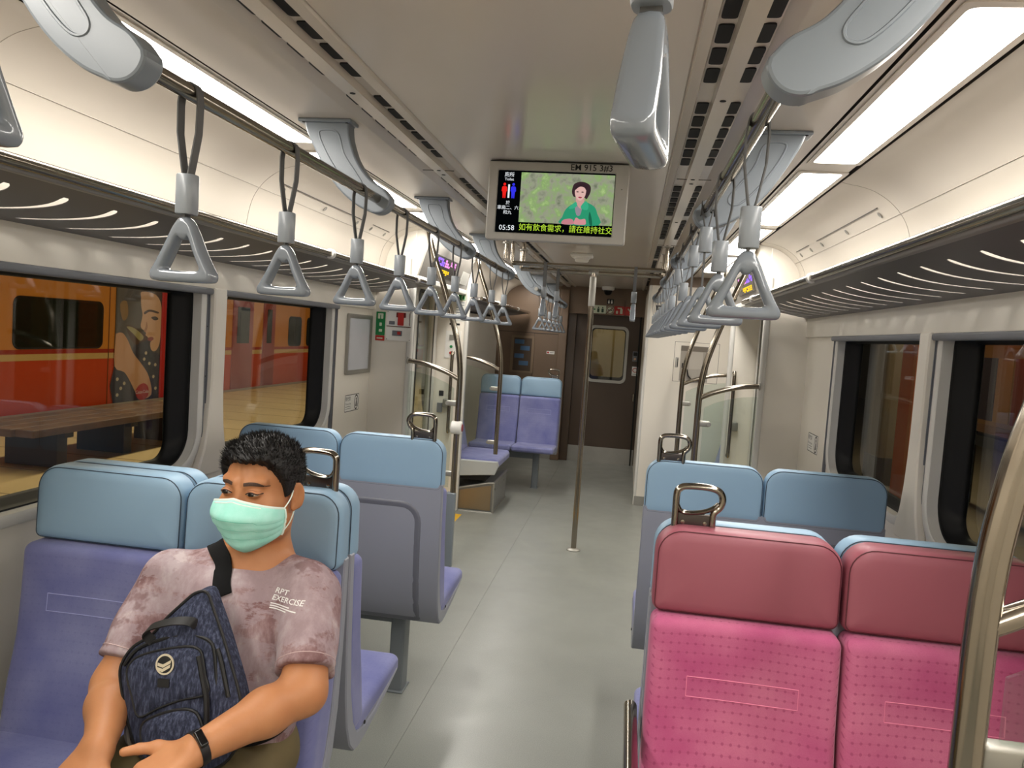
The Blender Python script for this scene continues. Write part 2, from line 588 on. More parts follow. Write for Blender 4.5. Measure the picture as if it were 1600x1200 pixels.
# ------------------------------------------------------------------ side walls with windows
def hole_panel(mb, y0, y1, z0, z1, hole, x, side, n=6):
    h = rrect(*hole, n)
    m = len(h)
    hy0, hy1, hz0, hz1 = hole[:4]
    outer = []
    for i, (y, z) in enumerate(h):
        q, k = divmod(i, n + 1)
        t = k / n
        cy = (y0, y1, y1, y0)[q]; cz = (z0, z0, z1, z1)[q]
        # first half of the arc maps on one side, second half on the next
        first_vert = q in (0, 2)
        if t < .5: outer.append((cy, z) if first_vert else (y, cz))
        elif t > .5: outer.append((y, cz) if first_vert else (cy, z))
        else: outer.append((cy, cz))
    v = [(x, a, b) for a, b in outer] + [(x, a, b) for a, b in h]
    f = []
    for i in range(m):
        j = (i + 1) % m
        q = (i, j, m + j, m + i)
        f.append(q if side < 0 else tuple(reversed(q)))
    mb.add(v, f)
    return h
WIN = [(1.655, 2.812, .955, 1.680), (3.000, 4.150, .955, 1.680)]
WIN_R = [.13, .13, .07, .07]
FARW = (6.78, 7.85, .955, 1.680)
def wall(side):
    x = XC + side * HW
    mb = MB()
    def rect(a, b, c, d):
        v = [(x, a, c), (x, b, c), (x, b, d), (x, a, d)]
        mb.add(v, [(0, 1, 2, 3) if side < 0 else (3, 2, 1, 0)])
    rect(Y0, 1.56, .0, 1.78); rect(1.56, 4.25, 0, .88); rect(1.56, 4.25, 1.72, 1.78); rect(4.25, S1 + .06, 0, 1.78)
    for (a, b), wdw in zip(((1.56, 2.905), (2.905, 4.25)), WIN):
        hole_panel(mb, a, b, .88, 1.72, wdw + (WIN_R,), x, side)
    if side < 0:
        rect(D1 - .1, 6.70, 0, 1.78); rect(7.95, Y1, 0, 1.78); rect(6.70, 7.95, 0, .88); rect(6.70, 7.95, 1.72, 1.78)
        hole_panel(mb, 6.70, 7.95, .88, 1.72, FARW + (WIN_R,), x, side)
    else:
        rect(D1 - .1, 7.4, 0, 1.78)
    w_ = struct('wall_left' if side < 0 else 'wall_right', mb, M_WALL, False)
    # fascia under the rack, panel joints, skirting duct
    fx = XC + side * (HW - .020)
    obj('fascia', MB().rbox(((x + fx) / 2, (S0 + S1) / 2, 1.715), (.020, S1 - S0, .130), .005, 2), M_WALL, w_)
    for yj in (4.25, 1.56):
        obj('panel_joint', MB().box(min(x, x - side * .002), max(x, x - side * .002), yj - .002, yj + .002, .0, 1.66), M_GROOVE, w_, False)
    hx = XC + side * (HW - .07)
    obj('heater_cover', MB().rbox(((x + hx) / 2, (S0 + S1) / 2, .11), (abs(x - hx), S1 - S0 - .05, .22), .015), M_STEELM, w_)
    return w_
wl, wr = wall(-1), wall(1)

def window(n, side, wd):
    x = XC + side * HW
    o_x = side          # outward
    hole = rrect(*wd, WIN_R, 8)
    def ring(off, dx, rs=None):
        y0, y1, z0, z1 = wd
        q = [max(.01, r_ + off) for r_ in WIN_R]
        return [(x + o_x * dx, a, b) for a, b in rrect(y0 - off, y1 + off, z0 - (off if off > 0 else off * .4), z1 + off, q, 8)]
    root = thing('window_%d' % n, '', 'window'); del root['category']; del root['label']; root['kind'] = 'structure'
    fr = MB().loft([ring(.035, .0), ring(.035, -.010), ring(.030, -.013), ring(.006, -.013), ring(0, -.008), ring(0, .028)], False, False)
    obj('window_frame', fr, M_TRIM, root, True, 50)
    gk = MB().loft([ring(.0, .028), ring(-.012, .030), ring(-.020, .055), ring(-.055, .075), ring(-.060, .090), ring(-.06, .098)], False, False)
    obj('gasket', gk, M_RUB, root, True, 60)
    r0, r1 = ring(-.058, .088), ring(-.058, .094)
    obj('pane', MB().loft([r0, r1], False, True), M_GLASS, root, False)
    outs = MB().loft([ring(-.055, .10), ring(.25, .10)], False, False)
    obj('outer_skin', outs, M_STEELM, root, False)
    return root
wins = [window(1, -1, WIN[0]), window(2, -1, WIN[1]), window(3, 1, WIN[0]), window(4, 1, WIN[1]), window(5, -1, FARW)]
# blind boxes over the windows, guides at their edges, and the proud mullion between them
for side, nm in ((-1, 'trim_5'), (1, 'trim_6')):
    x = XC + side * HW
    r = lambda a, b: (min(x - side * a, x - side * b), max(x - side * a, x - side * b))
    m_ = MB()
    for ya, yb in ((1.60, 2.872), (2.958, 4.225)):
        m_.rbox(((x - side * .012), (ya + yb) / 2, 1.640), (.030, yb - ya, .026), .009, 3)
    t = struct(nm, m_, M_CHAN)
    for yc in (1.600, 2.858, 4.206):
        g = MB().box(*r(0, .007), yc - .012, yc + .012, .90, 1.632)
        g.box(*r(.007, .012), yc - .012, yc - .007, .90, 1.632); g.box(*r(.007, .012), yc + .007, yc + .012, .90, 1.632)
        obj('blind_guide', g, M_CHAN, t, False)
        for zs in (1.5, 1.3, 1.1):
            obj('screw', MB().lathe([(.004, 0), (.0035, .002)], 8, M=Matrix.Translation((x - side * .007, yc, zs)) @ Matrix.Rotation(-side * PI / 2, 4, 'Y')), M_DARK, t)
    # mullion with a flared foot
    ym = 2.916
    prof = [(.046, 1.655), (.046, 1.30), (.050, 1.20), (.060, 1.10), (.080, 1.01), (.112, .945), (.112, .90)]
    out = [(ym + a, z) for a, z in prof] + [(ym - a, z) for a, z in prof[::-1]]
    mu = MB().plate(out, 0, .034, .006)
    mu.map(lambda p, d, z: (x - side * (d - .001), p, z))
    obj('mullion', mu, M_WALL, t, True, 30)

# ------------------------------------------------------------------ transverse screens beside the doors
def draught(side, y, inner, name, z1=2.19, th=.04):
    x0, x1 = sorted((XC + side * inner, XC + side * (HW + .03)))
    m_ = MB().rbox(((x0 + x1) / 2, y + th / 2, z1 / 2), (x1 - x0, th, z1), .008, 2)
    return struct(name, m_, M_WALL, True, 40)
dr_l = draught(-1, S1, 1.098, 'partition_wall_1')
dr_r = draught(1, S1, 1.110, 'partition_wall_2')
dr_l2 = draught(-1, D1, 1.060, 'partition_wall_3')
dr_r2 = draught(1, D1, 1.110, 'partition_wall_4')
for side, p, inner in ((-1, dr_l, 1.098), (1, dr_r, 1.110)):
    ck = MB().plate([(XC + side * (inner + .02), 1.86), (XC + side * (inner - .006), 1.86), (XC + side * 1.0, 2.19), (XC + side * (inner + .02), 2.19)], S1 + .004, S1 + .042, .002)
    obj('head_cheek', ck, M_WALL, p, False)
dn_l = draught(-1, S0 - .04, 1.098, 'partition_wall_5')
dn_r = draught(1, S0 - .04, 1.110, 'partition_wall_6')
# white edge posts on the inner edge of each screen
for side, y, inner, p in ((-1, S1, 1.098, dr_l), (1, S1, 1.11, dr_r), (-1, D1, 1.06, dr_l2), (1, D1, 1.11, dr_r2)):
    xx = XC + side * (inner + .012)
    obj('edge_post', MB().rbox((xx, y + .02, 1.0), (.036, .056, 2.0), .012, 3), M_TRIM, p)

# doors: two leaves each, a pane in each leaf
def side_door(n, side, ya, yb):
    x = XC + side * (HW - .05)
    root = thing('door_%d' % n, '', 'door'); del root['category']; del root['label']; root['kind'] = 'structure'
    ym = (ya + yb) / 2
    for a, b in ((ya + .01, ym - .003), (ym + .003, yb - .01)):
        hole = (a + .12, b - .12, .62, 1.86, [.06] * 4)
        lf = MB()
        hole_panel(lf, a, b, .0, 2.0, hole, x, side)
        h = rrect(*hole, 6)
        lf.loft([[(x, p, q) for p, q in h], [(x + side * .05, p, q) for p, q in h]], False, False)
        leaf = obj('leaf', lf, M_TRIM, root, True, 30)
        gk = MB().loft([[(x - side * .004, p, q) for p, q in rrect(a + .11, b - .11, .61, 1.87, .07, 6)], [(x - side * .004, p, q) for p, q in rrect(a + .145, b - .145, .645, 1.835, .045, 6)]], False, False)
        obj('gasket', gk, M_RUB, leaf, False)
        hp = rrect(a + .12, b - .12, .62, 1.86, .06, 6)
        obj('pane', MB().loft([[(x + side * .02, p, q) for p, q in hp], [(x + side * .026, p, q) for p, q in hp]]), M_GLASS, leaf, False)
        obj('seal', MB().box(min(x, x - side * .006), max(x, x - side * .006), (b - .02) if b < ym else a, b if b < ym else (a + .02), 0, 2.0), M_RUB, leaf, False)
    return root
side_door(1, -1, S1 + .04, D1); side_door(2, 1, S1 + .04, D1)
# door heads: sloping dark panel with a white lip
for side, nm in ((-1, 'trim_7'), (1, 'trim_8')):
    m_ = MB()
    a, b = S1 + .04, D1
    extr([(1.02, 2.19), (1.095, 1.895)], a, b, side, 0, m_)
    extr([(1.095, 1.895), (1.088, 1.890), (1.088, 1.862), (1.10, 1.855), (1.33, 1.855)], a, b, side, 1, m_)
    extr([(1.0, 2.196), (1.02, 2.19)], a, b, side, 1, m_)
    struct(nm, m_, [mat('door_head_grey', rgb(128, 124, 118), 0.25, var=0.03), M_TRIM], True, 30)

# ------------------------------------------------------------------ right block past the door (the toilet module)
BX, BY = .148, 7.38
blk = MB().box(BX, XR + .03, BY, Y1, 0, 2.10)
block = struct('partition_wall_7', blk, M_WALL, False)
obj('frieze', MB().box(BX + .004, XR, BY + .004, Y1, 2.10, 2.21), M_BROWN, block, False)
obj('corner_post', MB().rbox((BX + .004, BY + .01, 1.05), (.03, .03, 2.1), .012, 3), M_TRIM, block)
obj('kick_strip', MB().box(BX - .003, XR, BY - .006, BY, 0, .09), M_STEELM, block, False)
hb = MB()
for a, b, c, d in ((.415, .825, 1.586, 1.589), (.415, .825, 1.214, 1.217), (.415, .418, 1.214, 1.589), (.822, .825, 1.214, 1.589)):
    hb.box(a, b, BY - .0012, BY + .001, c, d)
obj('hatch_line', hb, M_GROOVE, block, False)

# ------------------------------------------------------------------ end wall
ew = MB()
ew.box(XL - .03, -.790, Y1, Y1 + .1, 0, 2.21)
ew.box(-.790, BX, Y1 - .004, Y1 + .1, 1.868, 2.21)
end_w = struct('wall_back', ew, M_BROWN, False)
obj('pilaster', MB().rbox((-.845, Y1 - .02, 1.08), (.11, .05, 2.16), .01), M_BROWN, end_w)
obj('kick_plate', MB().box(XL, -.79, Y1 - .006, Y1, 0, .20), M_STEELM, end_w, False)
obj('dado_line', MB().box(XL, -.90, Y1 - .004, Y1, 1.585, 1.592), M_GROOVE, end_w, False)
obj('panel_joint', MB().box(-1.206, -1.202, Y1 - .003, Y1, .2, 1.585), M_GROOVE, end_w, False)
ed = thing('door_3', '', 'door'); del ed['category']; del ed['label']; ed['kind'] = 'structure'
dm = MB()
DYY = Y1 + .08
hole = (-.500, -.050, 1.050, 1.712, [.055] * 4)
tmp = MB(); hole_panel(tmp, -.79, BX, 0, 1.90, hole, 0, 1)
dm.add([(y, DYY, z) for x, y, z in tmp.v], tmp.f)
obj('door_leaf', dm, M_DBROWN, ed, False)
o_ = rrect(-.525, -.025, 1.022, 1.738, .075, 6); i_ = rrect(-.492, -.058, 1.058, 1.704, .05, 6); g_ = rrect(-.474, -.070, 1.098, 1.690, .045, 6)
fr = MB().loft([[(x, DYY, z) for x, z in o_], [(x, DYY - .012, z) for x, z in o_], [(x, DYY - .012, z) for x, z in i_], [(x, DYY, z) for x, z in i_]], False, False)
obj('window_frame', fr, M_STEELM, ed, True, 30)
obj('gasket', MB().loft([[(x, DYY - .002, z) for x, z in i_], [(x, DYY - .002, z) for x, z in g_]], False, False), M_RUB, ed, False)
obj('pane', MB().loft([[(x, DYY - .004, z) for x, z in i_], [(x, DYY + .002, z) for x, z in i_]]), M_GLASS, ed, False)
obj('kick_plate', MB().box(-.72, .14, DYY - .006, DYY, 0, .20), M_STEELM, ed, False)
obj('jamb', MB().box(-.79, -.69, Y1 + .03, DYY, 0, 1.87), M_DBROWN, ed, False)
obj('door_edge', MB().box(.10, .118, DYY - .03, DYY, 0, 1.87), M_DARK, ed, False)
obj('door_handle', MB().rbox((.085, DYY - .02, .86), (.022, .03, .11), .008), M_STEEL, ed)
# the lit vestibule behind the door pane
struct('wall_far', MB().box(-1.2, .6, DYY + .9, DYY + .95, 0, 2.2), mat('vestibule_panel', rgb(170, 150, 104), .5), False)
area_lamp('vestibule_lamp', (-.3, DYY + .45, 2.15), (.5, .3), 2.2, (1, .85, .6))
# wall behind the viewer closes the car
struct('wall_front', MB().box(XL - .03, XR + .03, Y0 - .05, Y0, 0, 2.21), M_WALL, False)
# ------------------------------------------------------------------ handrails, brackets, hanging straps
RAIL_Z = 1.95
RL, RR = -.827, .193
def rail(name, x, ya, yb, label, group='ceiling handrails'):
    t = thing(name, label, 'handrail', (x, ya, RAIL_Z), 0, group)
    obj('tube', MB().tube([(0, 0, 0), (0, yb - ya, 0)], .0155, 14), M_STEEL, t)
    for y in (0, yb - ya):
        obj('end_cap', MB().lathe([(.0158, -.006), (.0165, 0), (.0165, .02), (.0158, .026)], 14, M=Matrix.Translation((0, y - .01, 0)) @ Matrix.Rotation(-PI / 2, 4, 'X')), M_STEELM, t)
    return t
rail('handrail', RL, 1.147, 5.20, 'long brushed steel handrail hung above the seats on the left of the aisle')
rail('handrail', RR, 1.147, 7.30, 'long brushed steel handrail hung above the seats on the right of the aisle')
rail('handrail', RL, 6.55, 9.45, 'short steel handrail over the far left seats past the door')
XB_Z = 2.03
def crossbar(y, label, XB_Z=XB_Z):
    t = thing('crossbar', label, 'handrail', (RL, y, XB_Z), 0, 'crossbars over the door bays')
    L = RR - RL
    obj('tube', MB().tube([(0, 0, 0), (L, 0, 0)], .0150, 12), M_STEEL, t)
    for x in (0.0, L):
        obj('hanger', MB().tube([(x, 0, 0), (x, 0, 2.19 - XB_Z)], .0125, 10), M_STEEL, t)
        obj('ceiling_flange', MB().lathe([(.032, 2.19 - XB_Z - .004), (.034, 2.19 - XB_Z + .004), (.014, 2.19 - XB_Z - .012)][::-1], 16, M=Matrix.Translation((x, 0, 0))), M_STEELM, t)
    return t
crossbar(5.15, 'nearer of the two steel crossbars spanning the aisle before the end door')
crossbar(5.58, 'steel crossbar over the aisle carrying the top of the centre pole')
crossbar(.68, 'steel crossbar above the viewer carrying the nearest hanging handles', XB_Z + .025)

# curved bracket arm, local x = inward distance is negative; built for the right side (rel grows with x)
def bracket_mesh():
    inner = spline([(.620, 2.185), (.612, 2.13), (.585, 2.065), (.540, 2.010), (.495, 1.982), (.470, 1.955)], 9)
    bottom = [(.515 + .0475 * math.cos(a), 1.950 + .0475 * math.sin(a)) for a in [PI * 1.02 + i * (PI * .62) / 26 for i in range(27)]]
    outer = spline([(.535, 1.907), (.577, 1.924), (.628, 1.960), (.676, 2.012), (.720, 2.080), (.755, 2.145), (.770, 2.185)], 9)
    return inner, bottom, outer
_in, _bo, _ou = bracket_mesh()
def make_bracket(side):
    fl = (lambda p: (side * p[0], p[1]))
    out = [fl(p) for p in _in + _bo[1:] + _ou]
    if side < 0: out = out[::-1]
    arm = MB()
    n = len(out)
    i1 = inset(out, .006); i2 = inset(out, .002)
    rings = [[(x, -.027, z) for x, z in i1], [(x, -.0255, z) for x, z in i2], [(x, -.021, z) for x, z in out], [(x, .021, z) for x, z in out], [(x, .0255, z) for x, z in i2], [(x, .027, z) for x, z in i1]]
    arm.loft(rings, False, True)
    rec = spline([(.655, 2.150), (.630, 2.085), (.590, 2.030), (.566, 1.995), (.572, 1.976), (.598, 1.978), (.640, 2.018), (.685, 2.080), (.715, 2.140), (.705, 2.158)], 5, True)
    pr = MB()
    pr.tube([(side * x, -.0268, z) for x, z in rec], .0032, 6, True)
    pl = MB().rbox((side * .698, 0, 2.187), (.178, .072, .012), .004, 2)
    return arm, pr, pl
BR_PROTO = {}
def bracket(side, y, label):
    t = thing('rail_bracket', label, 'bracket', (XC, y, 0), 0, 'curved handrail brackets')
    if side not in BR_PROTO:
        a, p, l = make_bracket(side)
        s_ = MB().lathe([(.005, -.0015), (.005, .0)], 8)
        BR_PROTO[side] = (mesh_of('arm', a, M_BLUEGREY, True, 11), mesh_of('pressed_rim', p, M_BLUEGREY), mesh_of('ceiling_plate', l, M_BLUEGREY), mesh_of('screw', s_, M_DARK))
    a, p, l, s_ = BR_PROTO[side]
    arm = obj('arm', a, None, t); obj('pressed_rim', p, None, arm)
    cp = obj('ceiling_plate', l, None, t)
    for xx in (.625, .77):
        for yy in (-.028, .028):
            obj('screw', s_, None, cp).location = (side * xx, yy, 2.181)
    return t
BY_ = [1.147, 2.39, 3.72, 5.02]
lab = ['large blue-grey rail bracket at the near end of the %s handrail', 'curved blue-grey rail bracket second from the viewer on the %s handrail',
       'curved blue-grey rail bracket third from the viewer on the %s handrail', 'curved blue-grey rail bracket beside the crossbars on the %s handrail']
for s, nm in ((-1, 'left'), (1, 'right')):
    for y, lb in zip(BY_, lab):
        bracket(s, y, lb % nm)
bracket(-1, 6.75, 'curved blue-grey rail bracket at the start of the far left handrail')
bracket(-1, 8.10, 'curved blue-grey rail bracket halfway along the far left handrail')
bracket(-1, 9.30, 'curved blue-grey rail bracket next to the brown end wall')
bracket(1, 6.75, 'curved blue-grey rail bracket beside the white toilet partition')

# ---- hanging strap: belt over the rail, sleeve, triangular grip. Origin on the rail axis, loop in the local XZ plane
def strap_belt(lift=0.0):
    top = .0155 + .0016
    zs = -.158 + lift
    side = [(-.0035, zs), (-.010, zs + .035), (-.0185, zs + .085), (-.0195, -.020)]
    arc = [(top * math.cos(a), top * math.sin(a)) for a in [PI * 1.0 - i * PI / 8 for i in range(9)]]
    pts = [(x, 0, z) for x, z in side] + [(x, 0, z) for x, z in arc] + [(-x, 0, z) for x, z in side[::-1]]
    b = MB().belt(pts, .021, .0026, (0, 1, 0))
    return b
def sleeve(lift=0.0):
    z0, z1 = -.220 + lift, -.148 + lift
    b = MB()
    def ring(z, k):
        return [(.0185 * k * math.copysign(abs(math.cos(a)) ** .7, math.cos(a)), .0180 * k * math.copysign(abs(math.sin(a)) ** .7, math.sin(a)), z) for a in [2 * PI * i / 20 for i in range(20)]]
    b.loft([ring(z0, .94), ring(z0 + .002, 1), ring(z1 - .002, 1), ring(z1, .94)], False, True)
    return b
def stem(lift):
    return MB().belt([(0, 0, -.232), (0, 0, -.218 + lift)], .019, .0052, (0, 1, 0))
def grip():
    zt, zb = -.224, -.345
    O = spline([(0, zt), (.011, zt - .004), (.022, zt - .022), (.040, zt - .062), (.056, zt - .092), (.064, zt - .106), (.062, zt - .117), (.052, zb + .0005), (.026, zb), (0, zb),
                (-.026, zb), (-.052, zb + .0005), (-.062, zt - .117), (-.064, zt - .106), (-.056, zt - .092), (-.040, zt - .062), (-.022, zt - .022), (-.011, zt - .004)], 3, True)
    I = spline([(0, zt - .043), (.0060, zt - .042), (.0120, zt - .038), (.022, zt - .058), (.033, zt - .080), (.0385, zt - .091), (.0385, zt - .096), (.034, zb + .0225), (.018, zb + .0215), (0, zb + .021),
                (-.018, zb + .0215), (-.034, zb + .0225), (-.0385, zt - .096), (-.0385, zt - .091), (-.033, zt - .080), (-.022, zt - .058), (-.0120, zt - .038), (-.0060, zt - .042)], 3, True)
    I = [(x * .90, z) for x, z in I]
    rings = []
    m = 14
    for (ox, oz), (ix, iz) in zip(O, I):
        cx, cz = (ox + ix) / 2, (oz + iz) / 2
        dx, dz = (ox - ix) / 2, (oz - iz) / 2
        top = max(0.0, min(1.0, (oz - (zt - .07)) / .07))
        hd = .0178 - .0035 * top
        r = []
        for k in range(m):
            a = 2 * PI * k / m
            ca = math.copysign(abs(math.cos(a)) ** .62, math.cos(a)); sa = math.copysign(abs(math.sin(a)) ** .62, math.sin(a))
            r.append((cx + dx * ca, hd * sa, cz + dz * ca))
        rings.append(r)
    return MB().loft(rings, True)
ST = {}
for lf in (0.0, .095):
    ST[lf] = (mesh_of('strap_belt', strap_belt(lf), M_STRAP, True, 45), mesh_of('sleeve', sleeve(lf), M_SLEEVE, True, 40), mesh_of('strap_stem', stem(lf), M_STRAP, False))
GRIP = mesh_of('grip', grip(), M_HANDLE, True, 80)
def strap(x, y, z, rz, label, lift=0.0, group='hanging strap handles'):
    t = thing('strap_handle', label, 'strap handle', (x, y, z), rz, group)
    a, b, c = ST[lift]
    obj('strap_belt', a, None, t); obj('sleeve', b, None, t); obj('strap_stem', c, None, t); obj('grip', GRIP, None, t)
    return t
ORD = ['first', 'second', 'third', 'fourth', 'fifth', 'sixth', 'seventh', 'eighth', 'ninth', 'tenth', 'eleventh', 'twelfth', 'thirteenth', 'fourteenth']
rnd = random.Random(3)
for i, y in enumerate((1.326, 1.741, 2.218, 2.647, 3.093, 3.522, 3.962, 4.479, 4.916)):
    strap(RL, y, RAIL_Z, rnd.uniform(-.05, .05), 'grey triangular strap handle, %s from the viewer along the left handrail' % ORD[i])
for i, y in enumerate((1.421, 1.884, 2.31, 2.74, 3.17, 3.60, 4.03, 4.46, 4.89, 5.32, 5.80, 6.25, 6.70, 7.10)):
    lf = .095 if i in (2, 3, 5) else 0.0
    strap(RR, y, RAIL_Z, rnd.uniform(-.06, .06), '%s, %s from the viewer along the right handrail' % ('grey strap handle with raised sleeve' if lf else 'grey triangular strap handle', ORD[i]), lf)
for i, y in enumerate((6.95, 7.36, 7.78, 8.20, 8.62, 9.04)):
    strap(RL, y, RAIL_Z, rnd.uniform(-.06, .06), 'grey strap handle, %s along the short far left handrail' % ORD[i])
strap(-.598, 5.15, XB_Z, PI / 2, 'grey strap handle hanging edge-on from the left of the nearer crossbar')
strap(.0, 5.15, XB_Z, PI / 2, 'grey strap handle hanging edge-on from the right of the nearer crossbar')
strap(-.552, 5.58, XB_Z, PI / 2, 'grey strap handle hanging edge-on from the crossbar with the centre pole')
strap(-.004, .68, XB_Z + .025, PI / 2 - .15, 'large grey strap handle hanging edge-on in front of the ceiling, nearest the viewer')
strap(-.668, .68, XB_Z + .025, PI / 2, 'grey strap handle cut off by the left edge of the view')

# ------------------------------------------------------------------ luggage racks
M_RACKLIP = mat('rack_lip_grey', rgb(138, 134, 130), .35, metal=.3)
def rack(side, ya, yb, label, y_slot0, clips):
    t = thing('luggage_rack', label, 'luggage rack', (XC, ya, 0), 0, 'overhead luggage racks')
    L = yb - ya
    obj('front_rail', MB().tube([(side * .968, 0, 1.838), (side * .968, L, 1.838)], .0145, 14), M_STEEL, t)
    # shelf with curved slots cut right through
    r0, r1 = .988, 1.366
    zf = lambda r: 1.822 - (r - r0) * .169
    S = [r0 + .006, 1.03, 1.072] + [1.072 + (1.31 - 1.072) * i / 14 for i in range(1, 15)] + [r1]
    c = lambda r: .078 * (1 - ((r - 1.165) / .10) ** 2 * .62) if 1.072 <= r <= 1.31 else (.078 * (1 - (.093 / .10) ** 2 * .62) if r < 1.072 else .078 * (1 - (.145 / .1) ** 2 * .62))
    pitch = .182
    top = MB()
    cols = []
    k0 = int((ya - y_slot0) / pitch) - 2
    edges = []                       # list of y(s) curves in order
    for k in range(k0, k0 + int(L / pitch) + 6):
        yb_ = y_slot0 + k * pitch
        if yb_ < ya + .12 or yb_ > yb - .16: continue
        edges.append((yb_, -1)); edges.append((yb_, 1))
    curves = [[0.0] * len(S)]
    for yk, sg in edges:
        curves.append([yk - ya + c(r) + sg * max(.002, .5 * (.030 - .006 * min(1, max(0, (r - 1.10) / .21))) * (1 - max(0, (1.10 - r) / .04) ** 2)) for i, r in enumerate(S)])
    curves.append([L] * len(S))
    v = []; f = []
    n = len(S)
    thick = .0016
    for lay in (0, 1):
        for cv_ in curves:
            for i, r in enumerate(S):
                v.append((side * r, cv_[i], zf(r) + lay * thick))
    tot = len(curves) * n
    def q(a, b, c_, d): f.append((a, b, c_, d))
    for j in range(len(curves) - 1):
        slot = j % 2 == 1 and j < len(curves) - 2
        for i in range(n - 1):
            a, b = j * n + i, j * n + i + 1
            c_, d = (j + 1) * n + i + 1, (j + 1) * n + i
            if slot and 2 <= i < n - 2:
                continue
            q(a, b, c_, d); q(tot + d, tot + c_, tot + b, tot + a)
        # slot walls
        if slot:
            for i in range(2, n - 2):
                for jj in (j, j + 1):
                    a, b = jj * n + i, jj * n + i + 1
                    q(a, b, tot + b, tot + a)
            for i in (2, n - 2):
                a, b = j * n + i, (j + 1) * n + i
                q(a, b, tot + b, tot + a)
    sh = MB(); sh.add(v, f)
    obj('shelf', sh, M_RACK, t, False)
    lip = MB().rbox((side * .988, L / 2, 1.827), (.028, L, .020), .009, 4)
    obj('shelf_lip', lip, M_RACKLIP, t)
    back = MB().box(min(side * 1.352, side * 1.368), max(side * 1.352, side * 1.368), 0, L, 1.745, 1.772)
    obj('wall_strip', back, M_DARK, t, False)
    for yc in clips:
        cl = MB().lathe([(.015, -.016), (.0205, -.014), (.0205, .014), (.015, .016)], 14, M=Matrix.Translation((side * .968, yc - ya, 1.838)) @ Matrix.Rotation(PI / 2, 4, 'X'))
        cl.rbox((side * .99, yc - ya, 1.846), (.05, .024, .014), .004, 2)
        cl.rbox((side * 1.0, yc - ya + .045, 1.840), (.03, .08, .010), .004, 2)
        obj('rail_clip', cl, M_WHITE, t)
    for yc in (ya + .03, yb - .03):
        obj('end_bracket', MB().plate([(side * .97, 1.83), (side * 1.36, 1.76), (side * 1.36, 1.80), (side * .97, 1.85)], yc - ya - .012, yc - ya + .012, .002), M_RACK, t, True, 30)
    return t
rack(-1, S0, S1 - .03, 'dark grey slotted luggage rack above the two left windows', 1.672, (3.12, 4.46))
rack(1, S0, S1 - .03, 'dark grey slotted luggage rack above the right windows', 1.66, (3.05, 4.46))
rack(-1, D1 + .06, 9.6, 'far slotted luggage rack beside the brown end wall', 6.5, (7.3, 8.6))

# ------------------------------------------------------------------ poles and glass screens by the doors
POLE = [(.755, .50), (.755, .80), (.755, 1.10), (.757, 1.27), (.768, 1.38), (.790, 1.49), (.838, 1.65), (.915, 1.87), (.985, 2.05), (1.02, 2.185)]
def screen(side, y, label_p, zb=.50, full=True, button=False, base=True):
    t = thing('grab_pole_screen', label_p, 'grab pole', (XC, y, 0), 0, 'curved grab poles with glass screens')
    P = [(side * r, 0, z) for r, z in spline([(.755, zb - .03)] + [(r, z) for r, z in POLE if z >= zb + .1], 5)]
    obj('pole', MB().tube(P, .0190, 14), M_STEEL, t)
    arc = spline([(.757, 1.236), (.83, 1.272), (.92, 1.303), (1.01, 1.325), (1.105, 1.336)], 5)
    obj('curved_bar', MB().tube([(side * r, 0, z) for r, z in arc], .0155, 12), M_STEEL, t)
    obj('bar_flange', MB().lathe([(.024, 0), (.024, .006), (.017, .010)], 14, M=Matrix.Translation((side * 1.112, 0, 1.336)) @ Matrix.Rotation(-side * PI / 2, 4, 'Y')), M_STEELM, t)
    g = [(side * .790, zb + .03), (side * 1.10, zb + .03), (side * 1.10, 1.27), (side * 1.02, 1.262), (side * .93, 1.242), (side * .85, 1.212), (side * .79, 1.178)]
    obj('glass_panel', MB().plate(g, -.004, .004, .001), M_SCREEN_GLASS, t, False)
    for z in ((1.08, .62)):
        cl = MB().rbox((side * .800, 0, z), (.065, .026, .036), .008, 2)
        c_o = obj('glass_clamp', cl, M_STEELM, t)
        sc = MB()
        for yy, rr in ((-.014, PI / 2),):
            sc.lathe([(.015, 0), (.013, .003)], 14, M=Matrix.Translation((side * .826, yy, z)) @ Matrix.Rotation(PI / 2, 4, 'X'))
        obj('clamp_disc', sc, M_STEELM, c_o)
    if base:
        obj('base_post', MB().rbox((side * .765, 0, zb / 2), (.062, .05, zb), .012, 3), M_BLUEGREY, t)
    if button:
        hb_ = MB().lathe([(.036, -.036), (.043, -.030), (.043, .026), (.037, .034), (.030, .036)], 20, M=Matrix.Translation((side * .755, -.008, .925)) @ Matrix.Rotation(-side * PI / 2, 4, 'Y'))
        h_ = obj('call_button_box', hb_, M_WHITE, t, label='white round call button box on the pole')
        obj('button', MB().lathe([(.026, .0355), (.022, .040)], 16, M=Matrix.Translation((side * .755, -.008, .925)) @ Matrix.Rotation(-side * PI / 2, 4, 'Y')), mat('button_red', rgb(140, 30, 50), .4), h_)
    return t
screen(-1, S1 - .005, 'curved steel grab pole with glass screen and white button box, left of the aisle', .50, True, True)
screen(1, S1 - .005, 'curved steel grab pole with glass screen behind the right blue seats, nearer of two', .50)
screen(-1, D1 + .03, 'curved steel grab pole rising from the end panel of the left side bench', .55, True, False, False)
screen(1, D1 + .03, 'curved steel grab pole with glass screen, farther of two on the right', .50)
screen(1, S0 + .005, 'thick curved steel grab pole in front of the pink seats at the right edge', .50)
screen(-1, S0 + .005, 'curved steel grab pole beside the near left door, outside the view', .50)

